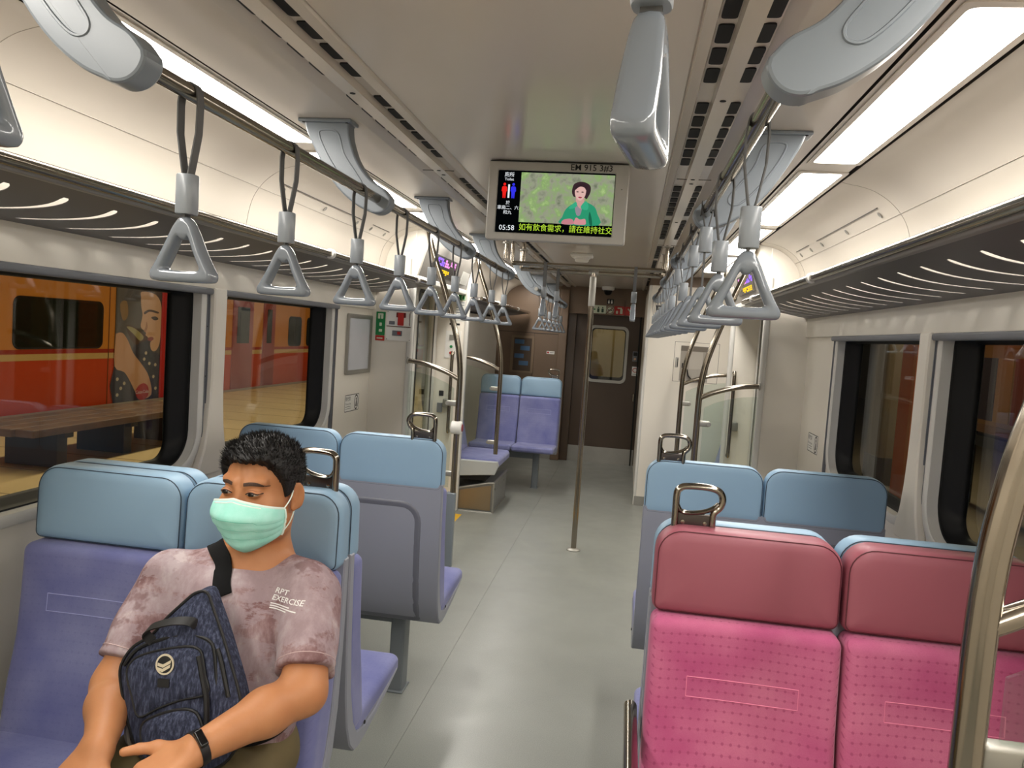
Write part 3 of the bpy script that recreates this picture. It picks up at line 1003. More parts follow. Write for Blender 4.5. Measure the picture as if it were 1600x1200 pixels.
# centre pole
t = thing('centre_pole', 'straight steel floor-to-crossbar pole in the middle of the aisle', 'grab pole', (-.298, 5.58, 0))
obj('pole', MB().tube([(0, 0, .01), (0, 0, 2.03)], .0200, 16), M_STEEL, t)
obj('floor_flange', MB().lathe([(.050, 0), (.050, .006), (.036, .014), (.022, .018)], 20), M_STEELM, t)
obj('collar', MB().lathe([(.0235, 1.79), (.0240, 1.80), (.0240, 1.985), (.0215, 2.0)], 16), M_STEELM, t)
obj('tee', MB().tube([(-.035, 0, 2.03), (.035, 0, 2.03)], .0195, 12), M_STEELM, t)

# vertical grab bars on the far door screens
for s, lb in ((-1, 'short vertical grab bar on the left door pillar below the control panel'), (1, 'short vertical grab bar on the right door pillar')):
    r = 1.165 if s < 0 else 1.155
    t = thing('grab_bar', lb, 'grab bar', (XC + s * r, D1 - .055, 0), 0, 'grab bars on the door pillars')
    obj('bar', MB().tube(spline([(0, .053, 1.36), (0, .02, 1.36), (0, 0, 1.33), (0, 0, 1.0), (0, 0, .72), (0, .02, .69), (0, .053, .69)], 4), .0145, 12), M_STEEL, t)
    obj('bar_bracket', MB().rbox((s * .03, .025, .93), (.06, .05, .075), .008, 2), M_STEELM, t)
# ------------------------------------------------------------------ seats
def fabric(name, base, light, dark, dots=0.0):
    k = NT(name)
    v = k.coord('Object')
    f1 = k.noise(v, 4.5, 4)
    c = k.ramp(f1, [(0.3, base), (0.72, light)])
    weave = k.noise(v, 420, 2, .6)
    c = k.mix(k.math('MULTIPLY', weave, .38), c, dark)
    sx = k.n('ShaderNodeSeparateXYZ'); k.l(v, sx.inputs[0])
    if dots > 0:
        # rows of short woven marks, about 13 mm apart across and 17 mm down (y carries over to the cushion)
        zz = k.math('ADD', sx.outputs[2], k.math('MULTIPLY', sx.outputs[1], 1.0))
        fx = k.math('ABSOLUTE', k.math('SUBTRACT', k.math('FRACT', k.math('MULTIPLY', sx.outputs[0], 1 / .0185)), .5))
        fz = k.math('ABSOLUTE', k.math('SUBTRACT', k.math('FRACT', k.math('MULTIPLY', zz, 1 / .0190)), .5))
        d = k.math('SQRT', k.math('ADD', k.math('POWER', fx, 2.0), k.math('POWER', k.math('MULTIPLY', fz, 1.1), 2.0)))
        dot = k.math('LESS_THAN', d, .17)
        line = k.math('LESS_THAN', fz, .055)
        m = k.math('ADD', k.math('MULTIPLY', dot, dots), k.math('MULTIPLY', line, dots * .3))
        c = k.mix(m, c, dark)
    k.l(c, k.b.inputs['Base Color'])
    k.b.inputs['Roughness'].default_value = .88
    k.b.inputs['Specular IOR Level'].default_value = .2
    k.b.inputs['Sheen Weight'].default_value = .25
    k.b.inputs['Sheen Roughness'].default_value = .4
    k.bump(weave, .25, .0008)
    return k.m
M_PURPLE = fabric('violet_blue_moquette', rgb(106, 110, 160), rgb(146, 149, 188), rgb(92, 94, 142), .14)
M_PINK = fabric('pink_moquette', rgb(180, 80, 126), rgb(214, 130, 160), rgb(144, 54, 94), .42)
M_HBLUE = mat('blue_leatherette', rgb(138, 168, 192), 0.48, var=0.02, bump=.06, bscale=700)
M_HPINK = mat('rose_leatherette', rgb(150, 82, 95), 0.48, var=0.02, bump=.06, bscale=700)
M_SEAM_B = mat('blue_seam', rgb(52, 68, 84), .6, var=0)
M_SEAM_P = mat('rose_seam', rgb(84, 30, 40), .6, var=0)
M_SHELL = mat('seat_shell_grey', rgb(140, 143, 154), 0.36, var=0.015)
M_SHELLD = mat('seat_shell_shaded', rgb(104, 106, 116), 0.42, var=0.015)  # darker shell grey: shade of the chamfered border put into the colour
M_LEG = mat('seat_pedestal', rgb(112, 118, 122), .4)

REAR = [(.945, .006), (.85, .007), (.70, .014), (.55, .028), (.45, .050), (.385, .080), (.352, .115), (.345, .155), (.352, .22)]
def rear(z):
    for (z0, y0), (z1, y1) in zip(REAR, REAR[1:]):
        if z1 <= z <= z0: return y0 + (y1 - y0) * (z0 - z) / (z0 - z1)
    return REAR[0][1] if z > .945 else .12
FRONT = [(.38, .175), (.45, .160), (.52, .142), (.60, .124), (.68, .110), (.78, .100), (.88, .092), (.95, .088)]
def front(z):
    z = min(max(z, .38), .95)
    for (z0, y0), (z1, y1) in zip(FRONT, FRONT[1:]):
        if z0 <= z <= z1: return y0 + (y1 - y0) * (z - z0) / (z1 - z0)
    return .09
W1 = .43
def headrest_mb(cx):
    def ring(y, o):
        rt = max(.012, .062 - o); rb = max(.008, .022 - o)
        return [(x, y, z) for x, z in rrect(cx - .212 + o, cx + .212 - o, .922 + o, 1.122 - o, (rb, rb, rt, rt), 7)]
    prof = [(.0045, .030), (.0055, .012), (.0075, .004), (.013, 0), (.064, 0), (.073, .002), (.0805, .007), (.0855, .014), (.0885, .03), (.091, .06), (.092, .085)]
    b = MB().loft([ring(y, o) for y, o in prof], False, True)
    # lean back a little towards the top
    b.map(lambda x, y, z: (x, y - .055 * max(0, (z - .93)) * max(0, (y - .01)) / .08, z))
    sm = []
    for y, o in ((.0800, .0062), (.0075, .0035)):
        pts = ring(y, o)
        sm.append(MB().tube([(x, yy - .055 * max(0, (z - .93)) * max(0, (yy - .01)) / .08, z) for x, yy, z in pts], .0016, 5, True))
    return b, sm
def backrest_mb(cx):
    def fn(x, y, z):
        lum = .010 * math.exp(-((z - .56) / .10) ** 2)
        dish = .006 * ((x - cx) / .2) ** 2
        y0 = rear(z) + (.020 if z > .6 else .020 + (.6 - z) * .06); y1 = front(z) + .031 + lum + dish
        return (x, y0 + (y1 - y0) * (y + .05) / .10, z)
    return MB().rbox((cx, 0, .66), (.424, .100, .522), .026, 3, 9, 0, None, fn)
def cushion_mb(cx):
    def fn(x, y, z):
        t = (y - .12) / .42
        return (x, y, z + .012 * t - .010 * math.exp(-((x - cx) / .14) ** 2) * (z > .42) * math.sin(PI * min(max(t, 0), 1)) + (.018 * max(0, .45 - z) / .08 * max(0, t)) )
    return MB().rbox((cx, .342, .408), (.424, .420, .082), .030, 4, 8, 0, None, fn)
def handle_mb(hx, s, dy=.0165):
    """steel hand loop on the headrest top; s = direction of its rounded bulge"""
    loop = spline([(0, .030), (0, .075), (.006 * s, .089), (.022 * s, .096), (.070 * s, .097), (.098 * s, .090), (.108 * s, .072), (.104 * s, .052), (.090 * s, .036), (.088 * s, .015), (.088 * s, -.004)], 4)
    pts = [(hx + x, dy, 1.118 + z) for x, z in loop]
    pts = [(hx, dy, 1.114), (hx, dy, 1.130)] + pts
    a = MB().tube(pts, 0, 12, False, True, 0, (.0115, .0085), (0, 1, 0))
    bar = spline([(.002 * s, .052), (.012 * s, .036), (.03 * s, .032), (.06 * s, .036), (.085 * s, .046), (.100 * s, .060)], 4)
    a.tube([(hx + x, dy, 1.118 + z) for x, z in bar], 0, 10, False, True, 0, (.0100, .0055), (0, 1, 0))
    pl = MB().rbox((hx + .044 * s, dy, 1.118 + .012), (.086, .008, .040), .003, 2)
    sc = []
    for xx in (.018, .070):
        for sg in (-1, 1):
            sc.append(MB().lathe([(.0055, 0), (.005, .002), (.002, .0025)], 10, M=Matrix.Translation((hx + xx * s, dy + sg * .004, 1.118 + .010)) @ Matrix.Rotation(-sg * PI / 2, 4, 'X')))
    return a, pl, sc
M_HPLATE = mat('dark_steel_plate', rgb(88, 82, 80), .3, metal=.9)
def seat_pair(label, xc, yc, rz, cloth, head, seam, handle=0, leg=0, group='double train seats', aisle=1):
    """origin on the floor at the rear plane of the backrest; local +y is the way the seat faces; aisle = local x sign of the aisle end"""
    t = thing('double_seat', label, 'seat', (xc, yc, 0), rz, group)
    out = [(y, z) for z, y in REAR] + [(.33, .372), (.44, .398), (.510, .415), (.515, .425), (.42, .410), (.30, .390), (.20, .385), (.135, .400), (.098, .45), (.068, .55), (.050, .70), (.040, .85), (.036, .945)]
    sh = MB().plate(out, -W1, W1, .004)
    sh.map(lambda x, y, z: (y, x, z))
    shell = obj('shell', sh, M_SHELL, t, True, 32)
    # raised border framing the recessed back panel
    def dens(pts, st=.03):
        r = []
        for p, q in zip(pts, pts[1:] + pts[:1]):
            k = max(1, int(math.hypot(q[0] - p[0], q[1] - p[1]) / st))
            r += [(p[0] + (q[0] - p[0]) * i / k, p[1] + (q[1] - p[1]) * i / k) for i in range(k)]
        return r
    o1 = dens(rrect(-.345, .345, .36, .862, (.02, .02, .075, .075), 6))
    def ringp(off, dy):
        i_ = inset(o1, off)
        return [(x, rear(z) + dy, z) for x, z in i_]
    bd = MB().loft([ringp(-.008, .001), ringp(-.004, -.0035), ringp(.004, -.0035), ringp(.020, .0005)], False, False)
    obj('panel_edge', bd, M_SHELLD, shell, True, 50)
    for cx in (-W1 / 2, W1 / 2):
        obj('seat_cushion', cushion_mb(cx), cloth, t, True, 60)
        bk = obj('backrest', backrest_mb(cx), cloth, t, True, 60)
        for z in (.752, .797):
            st = MB().tube([(cx - .123 + .246 * i / 8, front(z) + .0312 + .010 * math.exp(-((z - .56) / .10) ** 2) + .006 * ((-.123 + .246 * i / 8) / .2) ** 2, z) for i in range(9)], .0013, 4)
            obj('stitch_line', st, M_STITCH[cloth.name], bk)
        for xe in (-.123, .123):
            st = MB().tube([(cx + xe, front(z) + .0312 + .010 * math.exp(-((z - .56) / .10) ** 2) + .006 * (xe / .2) ** 2, z) for z in (.752, .767, .782, .797)], .0011, 4)
            obj('stitch_line', st, M_STITCH[cloth.name], bk)
        hb_, sm = headrest_mb(cx)
        hr = obj('headrest', hb_, head, t, True, 60)
        for q_ in sm: obj('piping', q_, seam, hr)
    if handle:
        a, pl, sc = handle_mb(handle, -1 if handle > 0 else 1)
        h_ = obj('hand_loop', a, M_STEEL, t, True, 50)
        obj('loop_plate', pl, M_HPLATE, h_)
        for q_ in sc: obj('screw', q_, M_STEEL, h_)
    # pedestal and wall arm under the shell
    lx = aisle * (W1 - .20)
    ped = MB().rbox((lx, .24, .19), (.062, .085, .38), .008, 2)
    ped.rbox((lx, .24, .004), (.078, .11, .008), .003, 2)
    obj('pedestal', ped, M_LEG, t)
    obj('wall_arm', MB().box(min(-aisle * .46, lx), max(-aisle * .46, lx), .20, .28, .30, .36), M_LEG, t, False)
    obj('side_bolt', MB().lathe([(.006, 0), (.005, .003)], 10, M=Matrix.Translation((aisle * (W1 + .001), .19, .40)) @ Matrix.Rotation(aisle * PI / 2, 4, 'Y')), M_DARK, t)
    return t
M_STITCH = {M_PURPLE.name: mat('violet_stitch', rgb(150, 154, 200), .8), M_PINK.name: mat('pink_stitch', rgb(222, 128, 160), .8)}
YB = 1.895                       # seam between the back-to-back seats
XLS, XRS = -.680 - W1, .094 + W1
P_ = PI
seat_pair('violet-blue double seat facing the viewer with the man sitting on it', XLS, YB, P_, M_PURPLE, M_HBLUE, M_SEAM_B, handle=-W1 + .045, aisle=-1)
seat_pair('blue double seat back to back behind the seated man', XLS, YB, 0, M_PURPLE, M_HBLUE, M_SEAM_B, aisle=1)
seat_pair('blue double seat seen from behind with a grey shell, left of the aisle', XLS, 2.885, 0, M_PURPLE, M_HBLUE, M_SEAM_B, handle=W1 - .045, aisle=1)
r1 = seat_pair('pink priority double seat facing the viewer at the lower right', XRS, YB, P_, M_PINK, M_HPINK, M_SEAM_P, handle=W1 - .045, aisle=1)
seat_pair('blue double seat back to back behind the pink seat', XRS, YB, 0, M_PURPLE, M_HBLUE, M_SEAM_B, aisle=-1)
seat_pair('blue double seat seen from behind by the right window', XRS, 2.885, 0, M_PURPLE, M_HBLUE, M_SEAM_B, handle=-W1 + .045, aisle=-1)
seat_pair('violet-blue double seat facing the viewer against the brown end wall', -1.092, 8.00, P_, M_PURPLE, M_HBLUE, M_SEAM_B, handle=-W1 + .045, aisle=-1)
# steel armrest on the aisle side of the pink seat (local axes of the seat: rotated half a turn)
arm = MB().tube(spline([(W1 + .026, .02, .655), (W1 + .026, .06, .655), (W1 + .026, .25, .655), (W1 + .026, .42, .652), (W1 + .026, .47, .63), (W1 + .026, .48, .58), (W1 + .022, .46, .44)], 5), .0165, 14)
obj('armrest', arm, M_STEEL, r1, True, 50, label='brushed steel armrest')

# ------------------------------------------------------------------ benches along the wall just past the door
def side_bench(side, label):
    t = thing('side_bench', label, 'seat', (XC, D1 + (.055 if side < 0 else .09), 0), 0, 'side benches past the door')
    L = .70
    s = side
    fx = .735 if s < 0 else .80
    bx = 1.14
    def sx(a, b): return (s * (a + b) / 2)
    cu = MB().rbox((sx(fx, bx + .04), L / 2 + .02, .415), (bx + .04 - fx, L - .02, .085), .034, 4, 4)
    obj('seat_cushion', cu, M_PURPLE, t, True, 60)
    bk = MB().rbox((sx(bx, bx + .08), L / 2 + .02, .67), (.075, L - .02, .46), .03, 3, 4, 0, None, lambda x, y, z: (x + s * (z - .45) * .22, y, z))
    obj('backrest', bk, M_PURPLE, t, True, 60)
    ep = MB().plate([(s * fx - s * .012, .415), (s * (fx + .02), .335), (s * (fx + .20), .318), (s * (HW - .03), .27), (s * (HW - .03), .43), (s * (bx + .02), .445), (s * fx, .450)], -.012, .030, .006)
    obj('end_panel', ep, mat('bench_side_grey', rgb(176, 179, 178), .35) if s < 0 else bpy.data.materials['bench_side_grey'], t, True, 30)
    # equipment case below
    x0, x1 = fx + .02, HW - .04
    case = MB()
    prof = [(s * (x0), 0), (s * (x0), .262), (s * (x0 + .045), .258), (s * x1, .13), (s * x1, 0)]
    case.plate(prof, .005, L, .003)
    cs = obj('equipment_case', case, mat('case_grey', rgb(120, 120, 118), .4), t, True, 30)
    rim = MB()
    for (a, b) in zip(prof, prof[1:] + prof[:1]):
        rim.tube([(a[0], .005, a[1]), (b[0], .005, b[1])], .010, 8)
    rim.tube([(s * x0, .005, .262), (s * x0, L, .262)], .012, 8)
    rim.tube([(s * x0, .005, .006), (s * x0, L, .006)], .008, 8)
    obj('case_rim', rim, M_STEELM, cs)
    fp = [(s * (x0 + .02), .02), (s * (x0 + .02), .238), (s * (x0 + .05), .235), (s * (x1 - .01), .118), (s * (x1 - .01), .02)]
    obj('front_plate', MB().plate(fp, -.001, .006, .001), mat('case_bronze', rgb(140, 122, 96), .35, metal=.5), cs, False)
    for z, y in ((.20, .06), (.20, .30), (.20, .55)):
        obj('lock', MB().lathe([(.010, 0), (.009, .003)], 12, M=Matrix.Translation((s * (x0 - .001), y, z)) @ Matrix.Rotation(-s * PI / 2, 4, 'Y')), M_STEEL, cs)
    obj('under_frame', MB().box(min(s * (fx + .10), s * 1.30), max(s * (fx + .10), s * 1.30), .04, L, .27, .375), M_DARK, t, False)
    return t
side_bench(-1, 'pale violet side bench on a bronze equipment case, left past the door')
side_bench(1, 'pale violet side bench behind the glass screens on the right')
# ------------------------------------------------------------------ ceiling monitor
TVY = 2.895
t = thing('ceiling_monitor', 'wide passenger information screen hanging from the ceiling showing a woman in a green jacket', 'monitor', (0, TVY, 0))
x0, x1, z0, z1 = -.576, -.050, 1.905, 2.2
hs = MB()
o_ = rrect(x0, x1, z0, z1, (.010, .010, .006, .006), 4)
s_ = [(-.540), (-.100), 1.934, 2.166]
def sc_ring(o, y):
    return [(x, y, z) for x, z in rrect(s_[0] - o, s_[1] + o, s_[2] - o, s_[3] + o, .004, 4)]
hs.loft([[(x, .0, z) for x, z in inset(o_, .004)], [(x, .004, z) for x, z in o_], [(x, .030, z) for x, z in o_],
         [(x0 + .010 if x < -.3 else x1 - .010, .105, 1.945 if z < 2.05 else z) for x, z in o_]], False, False)
hs.loft([[(x, .0, z) for x, z in inset(o_, .004)], sc_ring(.003, .0), sc_ring(0, .006)], False, False)
obj('housing', hs, M_WHITE if False else mat('monitor_grey', rgb(176, 172, 164), .38), t, True, 30)
obj('back_cover', MB().box(x0 + .012, x1 - .012, .10, .106, 1.945, 2.2), M_STEELM, t, False)
obj('ceiling_gap', MB().box(x0 + .004, x1 - .004, -.001, .02, 2.1985, 2.2005), M_DARK, t, False)
SCR = .0058
def panel_x(a, b, c, d, y):
    return MB().add([(a, y, c), (b, y, c), (b, y, d), (a, y, d)], [(0, 1, 2, 3)])
EB = 1.0
E_BLACK = emit('screen_black', rgb(6, 8, 10), .6)
scr = obj('screen', panel_x(s_[0], s_[1], s_[2], s_[3], SCR), E_BLACK, t, False)
def shrub_screen():
    k = NT('screen_shrubs')
    v = k.coord('Object')
    a = k.noise(v, 26, 4, .6); b = k.noise(v, 70, 3, .6)
    c = k.ramp(a, [(.30, rgb(92, 104, 80)), (.45, rgb(146, 150, 128)), (.58, rgb(132, 168, 96)), (.72, rgb(176, 208, 130))])
    c = k.mix(k.math('MULTIPLY', b, .35), c, rgb(178, 180, 158))
    e = k.n('ShaderNodeEmission'); k.l(c, e.inputs[0]); e.inputs[1].default_value = .95
    k.l(e.outputs[0], k.out.inputs['Surface'])
    return k.m
PX0, PX1, PZ0, PZ1 = -.452, -.102, 1.975, 2.160
obj('picture', panel_x(PX0, PX1, PZ0, PZ1, SCR - .0003), shrub_screen(), scr, False)
def flat(pts, y):
    return MB().add([(x, y, z) for x, z in pts], [tuple(range(len(pts)))])
def pp(u, v):      # picture pixel of a 970 x 540 view to metres
    return (PX0 + u / 970 * (PX1 - PX0), PZ1 - v / 545 * (PZ1 - PZ0))
def shape(name, pts, col, lay, n=5, closed=True, strength=.95, parent=None):
    return obj(name, flat([pp(*p) for p in (spline(pts, n, True) if n > 1 else pts)], SCR - .0004 - .0002 * lay), emit('screen_' + name, col, strength), parent or scr, False)
shape('jacket', [(445, 545), (455, 470), (490, 380), (560, 320), (640, 285), (700, 300), (780, 345), (815, 420), (835, 545)], rgb(46, 152, 112), 1, 3)
shape('jacket_shade', [(735, 400), (760, 470), (770, 545), (745, 545), (728, 470)], rgb(28, 104, 76), 2, 3)
shape('neck', [(585, 250), (665, 250), (668, 320), (640, 372), (600, 330)], rgb(206, 158, 150), 2, 3)
shape('blouse', [(575, 330), (605, 345), (640, 375), (655, 345), (640, 440), (600, 440)], rgb(150, 140, 150), 3, 3)
shape('collar', [(515, 372), (560, 318), (590, 300), (600, 345), (560, 375)], rgb(58, 172, 132), 4, 2)
shape('collar', [(640, 345), (690, 285), (720, 340), (706, 385), (655, 375)], rgb(58, 172, 132), 4, 2)
shape('hair', [(538, 175), (555, 110), (610, 82), (670, 86), (722, 120), (730, 180), (712, 235), (690, 268), (670, 250), (600, 240), (566, 248), (545, 220)], rgb(58, 40, 46), 3, 4)
shape('face', [(570, 170), (590, 128), (640, 118), (680, 150), (682, 205), (668, 250), (636, 282), (606, 276), (582, 245), (570, 210)], rgb(226, 182, 174), 5, 4)
shape('fringe', [(566, 176), (585, 120), (640, 100), (690, 130), (688, 175), (660, 140), (612, 136)], rgb(54, 36, 42), 6, 3)
for u in (596, 648):
    shape('eye', [(u - 15, 192), (u, 186), (u + 15, 192), (u, 197)], rgb(50, 34, 40), 7, 2)
shape('mouth', [(605, 248), (626, 243), (648, 250), (626, 260)], rgb(160, 52, 74), 7, 2)
shape('hand', [(455, 545), (470, 500), (540, 485), (575, 505), (570, 545)], rgb(200, 130, 140), 5, 3)
shape('hand', [(580, 520), (600, 470), (640, 490), (690, 480), (705, 520), (690, 545), (590, 545)], rgb(214, 146, 150), 5, 3)
T_WHITE = emit('screen_white', rgb(236, 240, 244), 1.0); T_GREEN = emit('screen_text_green', rgb(186, 226, 60), 1.0)
T_REDF = emit('screen_red_figure', rgb(240, 34, 28), 1.0); T_BLUEF = emit('screen_blue_figure', rgb(52, 52, 235), 1.0)
LX = -.497
yt = SCR - .0012
text('caption', '廁所', .019, face_y(LX, yt, 2.149), T_WHITE, scr)
text('caption', 'Toilet', .0145, face_y(LX, yt, 2.132), T_WHITE, scr)
text('caption', '於', .0165, face_y(LX, yt, 2.044), T_WHITE, scr)
text('caption', '車廂二、六', .0165, face_y(LX + .001, yt, 2.026), T_WHITE, scr)
text('caption', '和九', .0165, face_y(LX, yt, 2.008), T_WHITE, scr)
text('clock_digits', '05:58', .0270, face_y(LX + .001, yt, 1.951), T_WHITE, scr)
text('ticker', '如有飲食需求，請在維持社交', .0290, face_y(PX0 + .002, yt, 1.955), T_GREEN, scr, 'LEFT', sx=.935)
def figure(cx, z, mt, name):
    m_ = MB()
    h = [(cx + .0052 * math.cos(a), z + .0255 + .0055 * math.sin(a)) for a in [2 * PI * i / 12 for i in range(12)]]
    b = [(-.006, .018), (.006, .018), (.0095, .014), (.0105, 0.0), (.0075, -.002), (.0065, -.009), (.0055, -.026), (.0012, -.026), (0, -.012), (-.0012, -.026), (-.0055, -.026), (-.0065, -.009), (-.0075, -.002), (-.0105, 0.0), (-.0095, .014)]
    m_.add([(x, yt, q) for x, q in h], [tuple(range(12))])
    m_.add([(cx + x, yt, z + q) for x, q in b[::-1]], [tuple(range(len(b)))])
    return obj(name, m_, mt, scr, False)
figure(LX - .0165, 2.088, T_REDF, 'red_figure'); figure(LX + .0175, 2.088, T_BLUEF, 'blue_figure')
obj('white_bar', panel_x(LX - .003, LX + .004, 2.063, 2.113, yt), T_WHITE, scr, False)
text('set_number', 'EM 915 3#3', .0320, face_y(-.190, -.0008, 2.1825), M_BLACK, t, sx=1.0, bold=.0003)
obj('ir_window', panel_x(-.077, -.072, 2.107, 2.109, -.0006), M_DARK, t, False)

# ------------------------------------------------------------------ ceiling fittings
t = thing('smoke_detector', 'white smoke detector under the ceiling behind the monitor', 'smoke detector', (-.42, 6.0, 2.205))
obj('base', MB().rbox((0, 0, -.012), (.17, .15, .024), .008, 2), M_WHITE, t)
obj('head', MB().lathe([(.045, -.062), (.052, -.056), (.056, -.040), (.066, -.034), (.068, -.024)], 20), M_WHITE, t)
t = thing('dome_camera', 'white dome security camera on the ceiling just before the end door', 'security camera', (-.315, 9.45, 2.205))
obj('base', MB().lathe([(.060, -.045), (.075, -.036), (.078, 0)], 20), M_WHITE, t)
obj('dome', MB().lathe([(0.001, -.105), (.024, -.100), (.042, -.084), (.050, -.060), (.052, -.045)], 20), M_RUB, t)
for i, (x, y) in enumerate(((-.72, 4.62), (-.66, 5.0))):
    t = thing('ceiling_stud', 'short steel stanchion at the left end of the crossbars, %s of two' % ('nearer', 'farther')[i], 'stanchion', (x - .12, y + .35, 2.19), 0)
    obj('flange', MB().lathe([(.030, -.055), (.030, -.045), (.018, -.042)], 14), M_STEELM, t)
    obj('rod', MB().tube([(0, 0, 0), (0, 0, -.15)], .014, 10), M_STEEL, t)

# ------------------------------------------------------------------ route displays on the door heads
def head_pt(side, y, z, out=.004):
    r = 1.095 + (1.02 - 1.095) * (z - 1.895) / (2.19 - 1.895)
    return Vector((XC + side * (r - out * .97), y, z - out * .25))
LEDV = emit('led_violet', rgb(150, 110, 255), 1.6); LEDP = emit('led_pink', rgb(240, 150, 220), 1.5); LEDY = emit('led_yellow', rgb(250, 200, 40), 1.5)
for side, nm in ((-1, 'left'), (1, 'right')):
    t = thing('route_display', 'lit violet and yellow route display on the sloping panel over the %s side door' % nm, 'display', (0, 0, 0), 0, 'route displays over the doors')
    def patch(a, b, c, d, out, thick=.006):
        p = [head_pt(side, a, c, out), head_pt(side, b, c, out), head_pt(side, b, d, out), head_pt(side, a, d, out)]
        q = [head_pt(side, a, c, out - thick), head_pt(side, b, c, out - thick), head_pt(side, b, d, out - thick), head_pt(side, a, d, out - thick)]
        m_ = MB().loft([[tuple(v) for v in q], [tuple(v) for v in p]], False, True)
        return m_
    obj('display_window', patch(5.16, 5.86, 1.940, 2.070, .006, .01), mat('display_smoke', rgb(66, 62, 60), .2) if side < 0 else bpy.data.materials['display_smoke'], t, False)
    rr = random.Random(5)
    def runs(za, zb, ya, yb, cols, step):
        y = ya; ms = {}
        while y < yb:
            wv = rr.uniform(.5, .9) * step
            for row in range(3):
                zz = za + (zb - za) * row / 3
                if rr.random() < .8:
                    c = cols(y)
                    ms.setdefault(c.name, (c, MB()))[1].join(patch(y, y + wv, zz, zz + (zb - za) / 3 * .82, .0075, .002))
            y += step
        for c, m_ in ms.values():
            o = obj('lit_segments', m_, c, t, False); o['kind'] = 'stuff'
    runs(2.005, 2.060, 5.20, 5.80, lambda y: LEDV if y < 5.42 else LEDP, .055)
    runs(1.950, 1.985, 5.25, 5.62, lambda y: LEDY, .06)
    obj('route_label', patch(6.10, 6.34, 1.93, 2.03, .004), mat('route_label_grey', rgb(170, 168, 162), .5), t, False)

# ------------------------------------------------------------------ left wall: notice frame, sticker, screen signs
t = thing('notice_holder', 'empty aluminium notice frame on the left wall beside the second window', 'frame', (XL, 4.615, 1.425))
def wall_rect(y0, y1, z0, z1, d0, d1, r=.004):
    m_ = MB()
    o = rrect(y0, y1, z0, z1, r, 3)
    return m_.loft([[(d0, a, b) for a, b in o], [(d1, a, b) for a, b in o]], False, True)
w2, h2 = .215, .185
fr = MB().loft([[(.001, a, b) for a, b in rrect(-w2, w2, -h2, h2, .012, 4)], [(.014, a, b) for a, b in rrect(-w2, w2, -h2, h2, .012, 4)], [(.016, a, b) for a, b in rrect(-w2 + .008, w2 - .008, -h2 + .008, h2 - .008, .010, 4)],
                [(.010, a, b) for a, b in rrect(-w2 + .034, w2 - .034, -h2 + .026, h2 - .026, .004, 4)]], False, False)
obj('frame', fr, M_STEELM, t, True, 30)
obj('backing', wall_rect(-w2 + .03, w2 - .03, -h2 + .022, h2 - .022, .001, .008), mat('frame_backing', rgb(196, 198, 204), .25), t, False)
def sticker(side, y, z, wd, hg, label):
    M0 = face_px(XL + .0005, y, z) if side < 0 else face_nx(XR - .0005, y, z)
    t = thing('wall_sticker', label, 'sticker', (0, 0, 0), 0, 'priority stickers beside the windows')
    def put(name, m_, mt):
        return obj(name, MB().add([tuple(M0 @ Vector(p)) for p in m_.v], m_.f), mt, t, False)
    o = rrect(-wd / 2, wd / 2, -hg / 2, hg / 2, .012, 4); i_ = rrect(-wd / 2 + .004, wd / 2 - .004, -hg / 2 + .004, hg / 2 - .004, .009, 4)
    put('outline', MB().loft([[(a, b, .0004) for a, b in o], [(a, b, .0004) for a, b in i_]], False, False), M_BLACK)
    put('ground', MB().add([(a, b, .0003) for a, b in i_], [tuple(range(len(i_)))]), M_WHITE)
    cx = wd / 2 - .048
    ell = lambda rx, rz, zz: [(cx + rx * math.cos(a), rz * math.sin(a), zz) for a in [2 * PI * i / 20 for i in range(20)]]
    put('oval', MB().loft([ell(.036, .048, .0006), ell(.028, .039, .0006)], False, False), M_BLACK)
    put('person_mark', MB().add([(cx + x, z_, .0006) for x, z_ in ((-.012, -.028), (.012, -.028), (.010, .006), (.004, .012), (.008, .024), (-.004, .030), (-.010, .020), (-.004, .010))], [tuple(range(8))]), M_BLACK)
    for k, (zz, hh, ln) in enumerate(((.026, .020, .10), (-.004, .011, .105), (-.022, .006, .09), (-.034, .005, .10))):
        if k == 0:
            text('lettering', '敬老席', .030, M0 @ Matrix.Translation((-wd / 2 + .052, zz, .0007)), M_BLACK, t)
        elif k == 1:
            text('lettering', 'Priority Seat', .018, M0 @ Matrix.Translation((-wd / 2 + .060, zz, .0007)), M_BLACK, t)
        else:
            put('fine_print', MB().add([(-wd / 2 + .012, zz, .0006), (-wd / 2 + .012 + ln, zz, .0006), (-wd / 2 + .012 + ln, zz + hh * .4, .0006), (-wd / 2 + .012, zz + hh * .4, .0006)], [(0, 1, 2, 3)]), M_BLACK)
    return t
sticker(-1, 4.56, 1.060, .245, .105, 'small white seat sticker with an oval figure on the left wall below the notice frame')
sticker(1, 4.515, 1.052, .235, .105, 'small white seat sticker with an oval figure on the right wall')

def flat_on(t, y, name, x0, x1, z0, z1, mt, d=.004, r=.003):
    m_ = MB().plate(rrect(x0, x1, z0, z1, r, 3), y - d, y + .0005)
    return obj(name, m_, mt, t, False)
ys = S1 - .0008
t = thing('emergency_sign', 'tall green emergency sign with a red foot on the screen beside the left door', 'sign', (0, 0, 0))
flat_on(t, ys, 'green_plate', -1.652, -1.590, 1.487, 1.640, M_GREEN, .002)
flat_on(t, ys, 'red_plate', -1.652, -1.590, 1.452, 1.486, M_RED, .002)
for a, b, c, d in ((-1.640, -1.604, 1.595, 1.630), (-1.628, -1.612, 1.548, 1.570), (-1.630, -1.608, 1.510, 1.527)):
    flat_on(t, ys - .002, 'pictogram', a, b, c, d, M_GLOW, .0006)
flat_on(t, ys - .0026, 'arrow_stem', -1.6245, -1.6195, 1.592, 1.622, M_GREEN, .0006)
